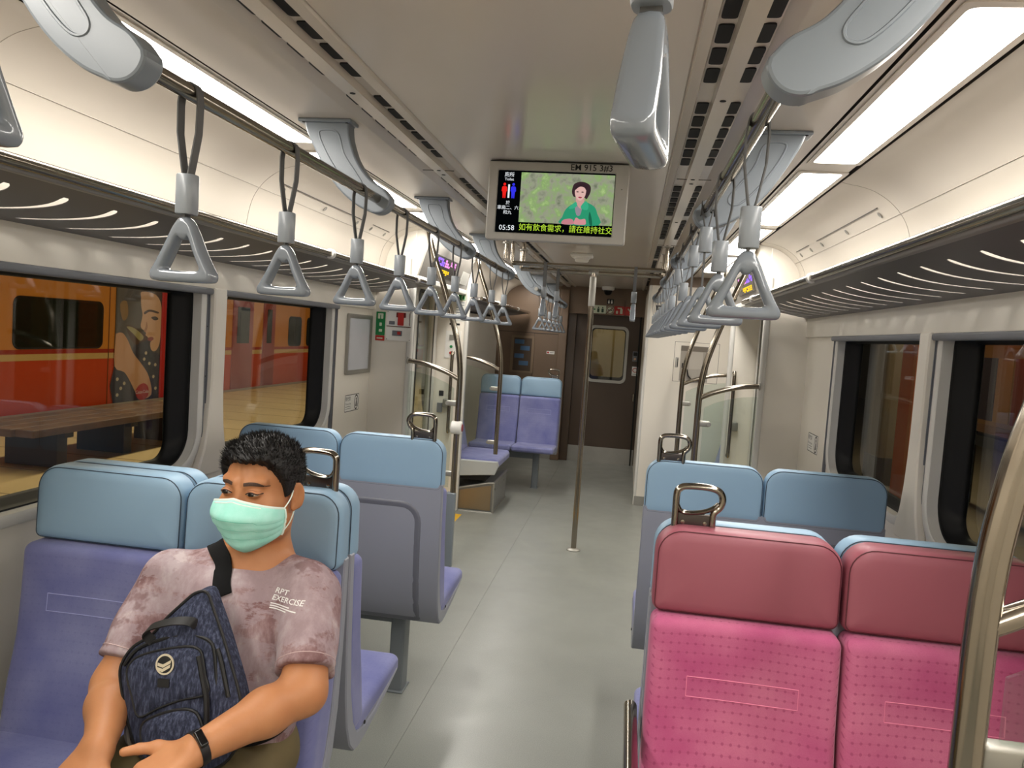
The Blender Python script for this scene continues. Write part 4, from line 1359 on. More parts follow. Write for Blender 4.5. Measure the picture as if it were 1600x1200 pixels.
flat_on(t, ys - .002, 'lettering_bar', -1.642, -1.602, 1.464, 1.472, M_GLOW, .0006)
t = thing('emergency_intercom', 'white emergency handle and intercom panel beside the green sign on the left screen', 'panel', (0, 0, 0))
flat_on(t, ys, 'plate', -1.578, -1.412, 1.552, 1.652, M_WHITE, .010)
flat_on(t, ys, 'plate', -1.578, -1.412, 1.458, 1.546, M_WHITE, .010)
yp = ys - .010
flat_on(t, yp, 'red_handle', -1.500, -1.462, 1.558, 1.640, M_RED, .012)
flat_on(t, yp, 'red_handle_top', -1.512, -1.450, 1.610, 1.642, mat('handle_dark_red', rgb(110, 30, 24), .4), .008)
flat_on(t, yp, 'grille', -1.560, -1.522, 1.562, 1.584, M_CHAN, .003)
flat_on(t, yp, 'red_line', -1.576, -1.414, 1.5495, 1.552, M_RED, .001)
flat_on(t, yp, 'intercom_face', -1.535, -1.470, 1.490, 1.524, M_CHAN, .003)
flat_on(t, yp - .003, 'intercom_button', -1.500, -1.478, 1.498, 1.518, M_RED, .004)
flat_on(t, yp, 'red_line', -1.424, -1.422, 1.56, 1.64, M_RED, .001)
for a, b in ((-1.572, 1.645), (-1.418, 1.645), (-1.572, 1.466), (-1.418, 1.466)):
    obj('screw', MB().lathe([(.003, 0), (.0028, .001)], 8, M=Matrix.Translation((a, yp, b)) @ Matrix.Rotation(PI / 2, 4, 'X')), M_DARK, t)

# control column on the far left door screen
yd = D1 - .0008
t = thing('door_control_panel', 'white door control panel with key switch, green and red buttons on the far left pillar', 'control panel', (0, 0, 0))
flat_on(t, yd, 'plate', -1.555, -1.425, 1.315, 1.545, M_WHITE, .006)
flat_on(t, yd - .006, 'key_switch', -1.522, -1.480, 1.468, 1.512, M_STEELM, .006)
for z, mt, nm in ((1.412, M_GREEN, 'green_button'), (1.358, M_RED, 'red_button')):
    obj(nm, MB().lathe([(.013, 0), (.012, .006), (.002, .008)], 14, M=Matrix.Translation((-1.503, yd - .006, z)) @ Matrix.Rotation(PI / 2, 4, 'X')), mt, t)
flat_on(t, yd, 'slot', -1.530, -1.440, 1.595, 1.612, M_DARK, .001)
t = thing('switch_box', 'small dark switch with a white pictogram low on the far left pillar', 'switch', (0, 0, 0))
flat_on(t, yd, 'pictogram_plate', -1.585, -1.545, .985, 1.030, M_BLACK, .003)
flat_on(t, yd, 'switch_body', -1.592, -1.548, .845, .925, M_CHAN, .02)
t = thing('exit_sign', 'green and white running man exit sign above the far left pillar', 'sign', (0, 0, 0))
flat_on(t, yd, 'plate', -1.488, -1.404, 1.808, 1.853, M_GREEN, .004)
flat_on(t, yd - .004, 'white_half', -1.438, -1.406, 1.811, 1.850, M_GLOW, .0006)
flat_on(t, yd - .0046, 'door_mark', -1.432, -1.412, 1.815, 1.846, M_GREEN, .0006)
flat_on(t, yd - .004, 'runner', -1.478, -1.456, 1.816, 1.844, M_GLOW, .0006)
t = thing('instruction_label', 'pale instruction label on the far left pillar above the control panel', 'label', (0, 0, 0))
flat_on(t, yd, 'plate', -1.485, -1.405, 1.63, 1.80, mat('label_pale', rgb(206, 206, 200), .5), .001)
for i in range(7):
    flat_on(t, yd - .001, 'line_of_print', -1.478, -1.478 + (.05 if i % 3 == 2 else .066), 1.785 - i * .021, 1.792 - i * .021, M_CHAN, .0004)

# ------------------------------------------------------------------ leaflet recess on the right block
t = thing('leaflet_box', 'grey recessed leaflet box with hanging pouch in the white block, behind the right poles', 'leaflet box', (0, 0, 0))
yb = BY - .0005
flat_on(t, yb, 'recess_plate', .475, .735, 1.222, 1.555, mat('recess_grey', rgb(158, 152, 142), .5), .003)
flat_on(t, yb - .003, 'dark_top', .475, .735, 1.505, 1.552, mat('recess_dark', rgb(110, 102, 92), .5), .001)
flat_on(t, yb - .003, 'backing_card', .560, .680, 1.330, 1.500, mat('card_grey', rgb(178, 172, 162), .5), .004)
pk = MB().plate([(.545, 1.335), (.700, 1.350), (.690, 1.285), (.655, 1.240), (.600, 1.235), (.560, 1.275)], yb - .03, yb - .003, .004)
obj('pouch', pk, mat('pouch_grey', rgb(164, 158, 148), .5), t)
obj('pouch_edge', MB().tube([(.540, yb - .031, 1.338), (.556, yb - .033, 1.275), (.600, yb - .033, 1.232), (.657, yb - .033, 1.237), (.694, yb - .033, 1.285), (.705, yb - .031, 1.352)], .006, 6), M_DARK, t)
flat_on(t, yb - .003, 'latch', .492, .522, 1.345, 1.390, M_DARK, .008)
flat_on(t, yb, 'door_pull', .430, .458, 1.345, 1.440, M_STEELM, .006)
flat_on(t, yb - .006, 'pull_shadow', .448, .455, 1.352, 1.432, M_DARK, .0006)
t = thing('wall_notice', 'two small black signs on the white block edge behind the hanging handles', 'sign', (0, 0, 0))
flat_on(t, yb, 'sign_plate', .212, .285, 1.795, 1.850, M_BLACK, .002)
flat_on(t, yb, 'sign_plate', .212, .285, 1.862, 1.915, M_BLACK, .002)
for z in (1.815, 1.88):
    flat_on(t, yb - .002, 'mark', .232, .250, z, z + .02, M_GLOW, .0006)

# ------------------------------------------------------------------ end wall: header signs, cabinet, stickers
yh = Y1 - .0045
t = thing('toilet_sign', 'small black toilet sign with two white figures, above the end door', 'sign', (0, 0, 0))
flat_on(t, yh, 'plate', -.325, -.242, 2.004, 2.070, M_BLACK, .003)
for cx in (-.302, -.266):
    flat_on(t, yh - .003, 'white_figure', cx - .010, cx + .010, 2.014, 2.045, M_WHITE, .0006, .004)
    obj('white_head', MB().lathe([(.006, 0), (.005, .0006)], 10, M=Matrix.Translation((cx, yh - .003, 2.054)) @ Matrix.Rotation(PI / 2, 4, 'X')), M_WHITE, t)
t = thing('header_sign', 'pale toilet direction sign with dark figures over the end door', 'sign', (0, 0, 0))
flat_on(t, yh, 'plate', -.520, -.330, 1.885, 1.985, M_GLOW, .003)
for i, cx in enumerate((-.425, -.372)):
    flat_on(t, yh - .003, 'dark_figure', cx - .014, cx + .014, 1.898, 1.945, mat('figure_green', rgb(30, 60, 40), .5), .0006, .006)
    obj('dark_head', MB().lathe([(.009, 0), (.008, .0006)], 10, M=Matrix.Translation((cx, yh - .003, 1.958)) @ Matrix.Rotation(PI / 2, 4, 'X')), mat('figure_green', rgb(30, 60, 40), .5), t)
flat_on(t, yh - .003, 'arrow', -.500, -.462, 1.925, 1.940, M_GREEN, .0006)
t = thing('no_smoking_sign', 'round no smoking sign over the end door', 'sign', (0, 0, 0))
Mx = Matrix.Translation((-.281, yh, 1.932)) @ Matrix.Rotation(PI / 2, 4, 'X')
obj('disc', MB().lathe([(.050, 0), (.050, .003)], 24, M=Mx), M_GLOW, t, True, 30)
def circ(r, h): return [tuple(Mx @ Vector((r * math.cos(a), r * math.sin(a), h))) for a in [2 * PI * i / 24 for i in range(24)]]
obj('ring', MB().loft([circ(.046, .0036), circ(.036, .0036)], False, False), mat('sign_brown_red', rgb(120, 60, 44), .5), t, False)
obj('bar', MB().box(-.04, .04, -.005, .005, .003, .0036, 0, Mx @ Matrix.Rotation(PI / 4, 4, 'Z')), mat('sign_brown_red', rgb(120, 60, 44), .5), t, False)
obj('cigarette', MB().box(-.028, .028, -.006, .006, .003, .0034, 0, Mx), M_BLACK, t, False)
t = thing('extinguisher_sign', 'red fire extinguisher sign with arrow over the end door', 'sign', (0, 0, 0))
flat_on(t, yh, 'plate', -.228, .034, 1.880, 1.985, M_RED, .003)
flat_on(t, yh - .003, 'bottle_mark', -.155, -.125, 1.892, 1.955, M_GLOW, .0006, .006)
flat_on(t, yh - .003, 'nozzle_mark', -.190, -.135, 1.955, 1.970, M_GLOW, .0006)
flat_on(t, yh - .003, 'flame_mark', -.205, -.180, 1.892, 1.930, M_GLOW, .0006, .008)
flat_on(t, yh - .003, 'divider', -.099, -.096, 1.882, 1.983, M_GLOW, .0006)
Ma = Matrix.Translation((-.032, yh - .003, 1.932)) @ Matrix.Rotation(PI / 4, 4, 'Y')
obj('arrow', MB().add([tuple(Ma @ Vector((x, -.0005, z))) for x, z in ((-.042, -.008), (.010, -.008), (.010, -.026), (.044, 0), (.010, .026), (.010, .008), (-.042, .008))], [tuple(range(7))]), M_GLOW, t, False)
yw = Y1 - .0006
t = thing('notice_cabinet', 'framed notice cabinet with blue leaflets on the brown end wall', 'cabinet', (0, 0, 0))
flat_on(t, yw, 'frame', -1.490, -1.196, 1.075, 1.545, mat('cabinet_bronze', rgb(126, 106, 84), .4), .020)
flat_on(t, yw - .020, 'back', -1.455, -1.228, 1.10, 1.515, M_DBROWN, .001)
for i, (a, c) in enumerate(((-1.445, 1.44), (-1.37, 1.36), (-1.44, 1.26), (-1.38, 1.17))):
    flat_on(t, yw - .021, 'leaflet', a, a + .12, c, c + .055, mat('leaflet_blue', rgb(70, 104, 140), .5), .002)
t = thing('warning_label', 'small white warning label on the brown end wall', 'label', (0, 0, 0))
flat_on(t, yw, 'plate', -1.035, -.935, 1.335, 1.372, M_WHITE, .001)
flat_on(t, yw - .001, 'mark', -1.028, -1.005, 1.342, 1.364, M_RED, .0004)
flat_on(t, yw - .001, 'line_of_print', -.995, -.945, 1.352, 1.358, M_CHAN, .0004)
t = thing('end_wall_poster', 'pale blue notice high on the brown end wall beside the header', 'poster', (0, 0, 0))
flat_on(t, yw, 'sheet', -1.06, -.93, 2.02, 2.15, mat('poster_pale_blue', rgb(196, 208, 210), .5), .002)
flat_on(t, yw - .002, 'line_of_print', -1.01, -.95, 2.085, 2.095, M_CHAN, .0004)
flat_on(t, yw - .002, 'line_of_print', -1.03, -.96, 2.055, 2.062, M_CHAN, .0004)
yd2 = Y1 + .08 - .0006
t = thing('door_button', 'door button plate on the brown end door', 'button', (0, 0, 0))
flat_on(t, yd2, 'plate', .040, .105, 1.315, 1.440, M_CHAN, .006)
obj('button', MB().lathe([(.014, 0), (.012, .006)], 12, M=Matrix.Translation((.072, yd2 - .006, 1.345)) @ Matrix.Rotation(PI / 2, 4, 'X')), mat('button_pale', rgb(220, 180, 140), .4), t)
flat_on(t, yd2 - .006, 'display', .050, .096, 1.385, 1.43, M_BLACK, .001)
t = thing('door_label', 'white prohibition label with red circle on the end door', 'label', (0, 0, 0))
flat_on(t, yd2, 'plate', .045, .120, 1.135, 1.250, M_WHITE, .001)
M2 = Matrix.Translation((.082, yd2 - .001, 1.205)) @ Matrix.Rotation(PI / 2, 4, 'X')
def circ2(r, h): return [tuple(M2 @ Vector((r * math.cos(a), r * math.sin(a), h))) for a in [2 * PI * i / 20 for i in range(20)]]
obj('ring', MB().loft([circ2(.030, .0006), circ2(.022, .0006)], False, False), M_RED, t, False)
flat_on(t, yd2 - .001, 'line_of_print', .055, .110, 1.150, 1.157, M_CHAN, .0004)
# ------------------------------------------------------------------ outside: platforms, the train opposite, bench, pillars
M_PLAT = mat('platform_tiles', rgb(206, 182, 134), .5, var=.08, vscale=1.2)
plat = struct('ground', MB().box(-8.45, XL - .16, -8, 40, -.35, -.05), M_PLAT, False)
for y in [2 + .9 * i for i in range(22)]:
    obj('tile_joint', MB().box(-8.4, XL - .2, y, y + .012, -.0505, -.0485), mat('tile_joint', rgb(120, 104, 80), .7) if y < 2.1 else bpy.data.materials['tile_joint'], plat, False)
obj('platform_edge', MB().box(-8.45, -8.2, -8, 40, -.052, -.045), mat('platform_edge_stone', rgb(150, 140, 120), .7), plat, False)
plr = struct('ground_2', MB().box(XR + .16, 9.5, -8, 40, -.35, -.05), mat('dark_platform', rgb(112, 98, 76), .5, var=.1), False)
struct('wall_right_platform', MB().box(9.4, 9.5, -8, 40, -.05, 4.5), mat('station_wall', rgb(128, 114, 88), .6, var=.06), False)
struct('roof_left', MB().box(-12.5, XL - .3, -8, 40, 3.9, 4.0), mat('station_roof', rgb(60, 54, 46), .8), False)
struct('roof_right', MB().box(XR + .3, 9.6, -8, 40, 3.9, 4.0), bpy.data.materials['station_roof'], False)

# the train standing across the left platform
TX = -8.55
M_TOR = mat('train_orange', rgb(208, 134, 48), .35, var=.03); M_TRED = mat('train_red', rgb(196, 66, 24), .35, var=.03); M_TRED2 = mat('train_dark_red', rgb(160, 40, 20), .35)
M_TCR = mat('train_cream', rgb(206, 172, 110), .4); M_TDK = mat('train_dark_glass', rgb(30, 34, 26), .12, var=.25, vscale=1.5)
tr = thing('parked_train', 'orange and red train with a cream stripe parked across the left platform', 'train', (TX, 0, 0))
def strip(name, z0, z1, mt, a=-4, b=34, d=0.0):
    return obj(name, MB().box(-2.4, d, a, b, z0, z1), mt, tr, False)
strip('lower_body', -.10, .70, M_TRED); strip('stripe_cream', .70, .795, M_TCR, d=.004)
strip('stripe_upper_red', .795, .86, M_TRED2, d=.002); strip('upper_body', .86, 2.45, M_TOR); strip('roof', 2.45, 2.75, mat('train_roof', rgb(120, 112, 100), .6), d=-.15)
for i, (a, b) in enumerate(((5.9, 7.6), (9.62, 11.42), (18.4, 19.1), (19.5, 20.2), (21.6, 22.3), (23.6, 25.0))):
    o = rrect(a, b, .895, 1.60, .10, 5)
    f = obj('window_frame', MB().loft([[(.002, p, q) for p, q in rrect(a - .03, b + .03, .87, 1.63, .12, 5)], [(.014, p, q) for p, q in rrect(a - .03, b + .03, .87, 1.63, .12, 5)], [(.010, p, q) for p, q in o]], False, False), M_RUB, tr, False)
    obj('pane', MB().loft([[(.008, p, q) for p, q in o], [(.011, p, q) for p, q in o]]), M_TDK, f, False)
    obj('glazing_bar', MB().box(.010, .016, (a + b) / 2 - .03, (a + b) / 2 + .03, .9, 1.60), M_RUB, f, False)
for a in (8.9, 11.6):
    obj('panel_seam', MB().box(0, .004, a, a + .02, -.1, 2.45), mat('train_seam', rgb(110, 60, 24), .6), tr, False)
for a, b in ((15.6, 16.5), (17.0, 17.6), (20.5, 21.4)):
    d = obj('train_door', MB().box(0, .02, a, b, -.08, 2.0), mat('train_door_red', rgb(150, 52, 40), .4), tr, False)
    obj('door_pane', MB().box(.02, .026, a + .18, b - .18, .95, 1.75), M_TDK, d, False)
# advertising panel on the train side: a face in profile over a polka-dot dress, red border, round red badge
AY0, AY1, AZ0, AZ1 = 11.76, 13.17, -.09, 1.86
ad = obj('advertisement', MB().box(.0, .012, AY0, AY1 + .15, AZ0, AZ1 + .3), mat('ad_ground', rgb(86, 78, 72), .45, var=.2, vscale=1.2), tr, False, label='printed advertisement of a woman drinking, with a red border')
def ap(u, v, lay):     # 0..320 across, 0..720 down, measured from the panel's corner
    return (.0122 + .0012 * lay, AY0 + u / 320 * (AY1 - AY0), AZ1 - v / 720 * (AZ1 - AZ0))
def apoly(name, pts, col, lay, n=3):
    q = spline(pts, n, True) if n > 1 else pts
    return obj(name, MB().add([ap(u, v, lay) for u, v in q], [tuple(range(len(q)))]), mat('ad_' + name, col, .5, var=.05, vscale=2), ad, False)
apoly('hair_print', [(140, -100), (280, -100), (290, 120), (265, 60), (200, 40), (150, 30)], rgb(70, 44, 30), 1)
apoly('blur_print', [(20, 90), (60, 70), (70, 160), (40, 190)], rgb(150, 116, 70), 1)
apoly('face_print', [(150, 0), (240, 10), (282, 80), (285, 200), (280, 330), (255, 385), (225, 380), (215, 335), (222, 320), (196, 300), (180, 290), (186, 268), (172, 250), (158, 240), (150, 215), (160, 150), (150, 100), (146, 40)], rgb(214, 168, 130), 2, 3)
apoly('brow_print', [(168, 132), (205, 112), (262, 124), (260, 136), (205, 126), (175, 146)], rgb(70, 44, 30), 3, 3)
apoly('eye_print', [(215, 164), (245, 155), (265, 172), (240, 182)], rgb(60, 44, 40), 3, 3)
apoly('nose_shade_print', [(186, 190), (196, 230), (180, 262), (172, 250), (182, 225)], rgb(176, 126, 92), 3, 2)
apoly('lips_print', [(200, 300), (225, 292), (238, 305), (222, 320), (200, 316)], rgb(150, 60, 54), 3, 3)
apoly('bottle_print', [(60, 225), (95, 222), (180, 280), (200, 300), (190, 316), (150, 330), (120, 345), (85, 300)], rgb(80, 50, 34), 3, 3)
apoly('foam_print', [(62, 230), (110, 238), (170, 290), (150, 320), (110, 280)], rgb(170, 160, 110), 4, 3)
apoly('dress_print', [(120, 330), (215, 320), (235, 400), (285, 420), (286, 720), (0, 720), (0, 480), (60, 500)], rgb(44, 40, 56), 1, 2)
apoly('hand_print', [(5, 275), (40, 270), (75, 320), (110, 400), (170, 480), (215, 560), (235, 680), (160, 700), (110, 610), (60, 520), (0, 480), (0, 300)], rgb(206, 156, 118), 4, 3)
for i, (u, v) in enumerate(((18, 560), (40, 620), (20, 660), (190, 400), (215, 470), (255, 480), (245, 560), (262, 640), (60, 590), (180, 440))):
    apoly('dot_print', [(u - 9, v), (u, v - 12), (u + 9, v), (u, v + 12)], rgb(196, 180, 150), 5 if i in (0, 1, 2, 8) else 3, 4)
apoly('red_border_print', [(284, -105), (352, -105), (352, 720), (284, 720)], rgb(190, 24, 20), 6, 1)
apoly('white_mark_print', [(330, 230), (344, 230), (344, 330), (330, 330)], rgb(220, 200, 150), 7, 1)
bd = apoly('badge_print', [(130, 655), (150, 655 - 44), (185, 655 - 55), (210, 655 - 30), (214, 655 + 20), (190, 655 + 52), (150, 655 + 46)], rgb(176, 22, 28), 7, 4)
text('badge_lettering', 'Coca-Cola', .085, face_px(.0215, ap(172, 0, 0)[1], ap(0, 656, 0)[2]), M_WHITE, ad)
# bench of heavy planks on the left platform
b = thing('platform_bench', 'long dark wooden plank bench on the left platform outside the window', 'bench', (-5.72, 0, -.05))
M_WOOD = mat('old_bench_wood', rgb(104, 76, 54), .55, var=.35, vscale=5); M_WOODD = mat('bench_leg_wood', rgb(50, 40, 34), .6, var=.2)
for i, (x, dy) in enumerate(((-.30, 0.0), (-.10, .03), (.10, -.02), (.30, .02))):
    obj('plank', MB().rbox((x, 7.70 + dy, .39), (.192, 2.95, .075), .012, 2), M_WOOD, b)
for y in (6.75, 7.75, 8.75):
    obj('leg', MB().rbox((0, y, .175), (.58, .14, .35), .01, 2), M_WOODD, b)
    obj('cross_beam', MB().box(-.36, .36, y - .06, y + .06, .30, .353), M_WOODD, b, False)
# right side: orange pillar, pale pillar, posters on the wall and a signboard
t = thing('station_pillar', 'orange square pillar on the dark right platform seen through the far window', 'pillar', (3.25, 8.9, -.05))
obj('shaft', MB().rbox((0, 0, 1.95), (.50, .46, 3.9), .02, 2), mat('pillar_orange', rgb(226, 92, 22), .4, var=.04), t)
obj('lit_side_strip', MB().box(-.255, -.225, -.24, -.15, .02, 3.9), mat('pillar_orange_lit', rgb(240, 124, 50), .4), t, False)  # lighter orange strip paints the light on the pillar's side face
obj('plinth', MB().box(-.27, .27, -.25, .25, 0, .10), M_TDK, t, False)
t = thing('station_pillar', 'pale concrete pillar on the right platform left of the orange one', 'pillar', (3.5, 10.6, -.05))
obj('shaft', MB().rbox((0, 0, 1.95), (.55, .55, 3.9), .03, 2), mat('pillar_pale', rgb(138, 124, 100), .6, var=.05), t)
obj('base_band', MB().box(-.285, .285, -.285, .285, .0, .35), mat('pillar_band', rgb(70, 66, 58), .6), t, False)
t = thing('poster_board', 'cream station board with blue and yellow posters on the right platform', 'board', (4.0, 0, -.05))
obj('board', MB().box(0, .08, 7.6, 9.75, .95, 1.95), mat('board_cream', rgb(176, 152, 98), .5), t, False)
obj('lower_rail', MB().box(-.02, .10, 7.6, 9.85, .86, .95), mat('board_rail', rgb(150, 130, 96), .5), t, False)
obj('dark_rail', MB().box(-.02, .10, 7.6, 9.8, .70, .82), mat('board_dark_rail', rgb(34, 50, 56), .5), t, False)
for nm, a, b_, mt in (('blue_poster', 9.15, 9.50, rgb(60, 66, 100)), ('yellow_poster', 8.78, 9.12, rgb(190, 164, 60)), ('red_poster', 8.42, 8.74, rgb(150, 40, 30)), ('white_poster', 7.9, 8.3, rgb(180, 170, 150))):
    obj(nm, MB().box(-.006, 0, a, b_, 1.0, 1.70), mat('print_' + nm, mt, .5), t, False)
for y in (7.75, 9.7):
    obj('post', MB().box(.0, .08, y - .05, y + .05, 0, 1.95), M_TDK, t, False)
# ------------------------------------------------------------------ the seated man: one continuous surface from a distance field
from mathutils.bvhtree import BVHTree
def A(*p): return np.array(p, np.float64)
def cap(P, a, b, ra, rb=None):
    a = A(*a); b = A(*b); rb = ra if rb is None else rb
    ab = b - a; pa = P - a
    t = np.clip(pa @ ab / (ab @ ab), 0, 1)
    return np.linalg.norm(pa - t[:, None] * ab, axis=1) - (ra + (rb - ra) * t)
def ell(P, c, r, R=None):
    q = P - A(*c)
    if R is not None: q = q @ R
    r = A(*r)
    k0 = np.linalg.norm(q / r, axis=1); k1 = np.linalg.norm(q / (r * r), axis=1) + 1e-9
    return k0 * (k0 - 1) / k1
def smin(a, b, k):
    h = np.clip(.5 + .5 * (b - a) / k, 0, 1)
    return b + (a - b) * h - k * h * (1 - h)
def smax(a, b, k): return -smin(-a, -b, k)
def mesh_sdf(f, lo, hi, h, name='m'):
    lo = np.array(lo, float); n = np.ceil((np.array(hi) - lo) / h).astype(int) + 1
    B = 8
    nb = (n + B - 1) // B + 1
    n = nb * B
    g = np.stack(np.meshgrid(*[np.arange(k) for k in nb], indexing='ij'), -1).reshape(-1, 3)
    c = lo + (g * B + (B - 1) / 2) * h
    v = np.concatenate([f(c[i:i + 40000]) for i in range(0, len(c), 40000)])
    V = np.repeat(np.repeat(np.repeat(v.reshape(nb), B, 0), B, 1), B, 2).astype(np.float32)
    near = np.abs(v) < B * h * 1.15
    off = np.stack(np.meshgrid(*[np.arange(B)] * 3, indexing='ij'), -1).reshape(-1, 3)
    idx = np.nonzero(near)[0]
    for s in range(0, len(idx), 150):
        gi = g[idx[s:s + 150]]
        ijk = (gi[:, None, :] * B + off[None]).reshape(-1, 3)
        V[ijk[:, 0], ijk[:, 1], ijk[:, 2]] = f(lo + ijk * h)
    S = V < 0
    acc = np.zeros(S[:-1, :-1, :-1].shape, np.int8)
    for dx in (0, 1):
        for dy in (0, 1):
            for dz in (0, 1):
                acc += S[dx:n[0] - 1 + dx, dy:n[1] - 1 + dy, dz:n[2] - 1 + dz]
    act = np.nonzero((acc > 0) & (acc < 8))
    ci = np.stack(act, 1)
    vid = -np.ones(acc.shape, np.int32); vid[act] = np.arange(len(ci))
    pos = np.zeros((len(ci), 3)); cnt = np.zeros(len(ci))
    cor = [(0, 0, 0), (1, 0, 0), (0, 1, 0), (1, 1, 0), (0, 0, 1), (1, 0, 1), (0, 1, 1), (1, 1, 1)]
    for a, b in ((0, 1), (2, 3), (4, 5), (6, 7), (0, 2), (1, 3), (4, 6), (5, 7), (0, 4), (1, 5), (2, 6), (3, 7)):
        pa = ci + cor[a]; pb = ci + cor[b]
        va = V[pa[:, 0], pa[:, 1], pa[:, 2]]; vb = V[pb[:, 0], pb[:, 1], pb[:, 2]]
        m = (va < 0) != (vb < 0)
        t = np.where(m, va / (va - vb + 1e-12), 0)[:, None]
        pos += np.where(m[:, None], np.array(cor[a]) + t * (np.array(cor[b]) - np.array(cor[a])), 0); cnt += m
    pos = lo + (ci + pos / cnt[:, None]) * h
    F = []
    for ax in range(3):
        b_, c_ = (ax + 1) % 3, (ax + 2) % 3
        sl0 = [slice(1, -1)] * 3; sl1 = [slice(1, -1)] * 3
        sl0[ax] = slice(0, -1); sl1[ax] = slice(1, None)
        d0, d1 = S[tuple(sl0)], S[tuple(sl1)]
        e = np.nonzero(d0 != d1)
        q = np.stack(e, 1)
        q[:, b_] += 1; q[:, c_] += 1
        flip = d0[e]
        def vv(db, dc):
            w_ = q.copy(); w_[:, b_] += db; w_[:, c_] += dc
            return vid[w_[:, 0], w_[:, 1], w_[:, 2]]
        f4 = np.stack([vv(-1, -1), vv(0, -1), vv(0, 0), vv(-1, 0)], 1)
        ok = (f4 >= 0).all(1)
        f4 = f4[ok]; fl = flip[ok]
        f4[~fl] = f4[~fl][:, ::-1]
        F.append(f4)
    F = np.concatenate(F)
    return pos, F
def np_mesh(name, pos, F, mats):
    me = bpy.data.meshes.new(name)
    me.vertices.add(len(pos)); me.vertices.foreach_set('co', pos.astype(np.float32).ravel())
    me.loops.add(F.size); me.loops.foreach_set('vertex_index', F.astype(np.int32).ravel())
    me.polygons.add(len(F)); me.polygons.foreach_set('loop_start', np.arange(0, F.size, 4, dtype=np.int32))
    me.update(calc_edges=True)
    for m_ in (mats if isinstance(mats, list) else [mats]): me.materials.append(m_)
    me.shade_smooth()
    me.validate()
    return me

def skin_material():
    k = NT('skin')
    v = k.coord()
    f = k.noise(v, 9, 4, .6)
    c = k.ramp(f, [(.3, rgb(176, 118, 78)), (.7, rgb(190, 132, 90))])
    k.l(c, k.b.inputs['Base Color'])
    k.b.inputs['Roughness'].default_value = .5
    k.b.inputs['Subsurface Weight'].default_value = .12
    k.b.inputs['Subsurface Radius'].default_value = (.012, .005, .003)
    k.b.inputs['Specular IOR Level'].default_value = .4
    k.bump(k.noise(v, 260, 2), .12, .0008)
    return k.m
M_SKIN = skin_material()
M_HAIR = mat('black_hair', rgb(20, 17, 16), .62, var=.2, vscale=40)

HC = A(-.812, 1.660, 1.150)          # between the ears
yaw = math.radians(6)
cy, sy = math.cos(yaw), math.sin(yaw)
# local head axes: x = the man's left, y = forward, z = up
HX = A(cy, -sy, 0) * 1.0; HYv = A(-sy, -cy, 0); HZ = A(0, 0, 1)
pit = math.radians(4)                 # chin slightly down
HYp = HYv * math.cos(pit) - HZ * math.sin(pit); HZp = HZ * math.cos(pit) + HYv * math.sin(pit)
RH = np.stack([HX, HYp, HZp], 1)      # world = HC + RH @ local
def hl(P): return (P - HC) @ RH
def hw(p): return HC + RH @ A(*p)
def head_sdf(P):
    q = hl(P)
    qa = q.copy(); qa[:, 0] = np.abs(qa[:, 0])
    d = ell(q, (0, -.012, .034), (.0765, .096, .080))
    d = smin(d, ell(q, (0, .034, -.040), (.064, .060, .074)), .035)
    d = smin(d, ell(qa, (.036, .056, -.030), (.034, .036, .036)), .03)
    d = smin(d, ell(qa, (.047, .012, -.066), (.026, .038, .034)), .03)
    d = smin(d, ell(q, (0, .062, -.098), (.024, .026, .020)), .025)
    d = smin(d, cap(qa, (.046, .068, .043), (.014, .084, .039), .008), .016)
    d = smax(d, -ell(qa, (.033, .105, .021), (.019, .016, .011)), .012)
    d = smin(d, ell(qa, (.0325, .081, .0195), (.016, .013, .0095)), .006)
    d = smin(d, cap(q, (0, .087, .022), (0, .106, -.028), .007, .011), .014)
    d = smin(d, ell(qa, (.012, .095, -.032), (.009, .011, .008)), .008)
    d = smin(d, cap(qa, (0, .090, -.062), (.018, .084, -.062), .007, .004), .008)
    # ears
    ang = math.radians(22)
    Re = np.array([[math.cos(ang), -math.sin(ang), 0], [math.sin(ang), math.cos(ang), 0], [0, 0, 1]])
    e = ell(qa, (.083, -.016, -.004), (.0065, .019, .032), Re)
    e = smax(e, -ell(qa, (.090, -.013, .002), (.006, .010, .019), Re), .004)
    e = smin(e, ell(qa, (.079, -.004, -.028), (.006, .008, .010)), .006)
    return smin(d, e, .008)
NECKB = (-.838, 1.700, .985)
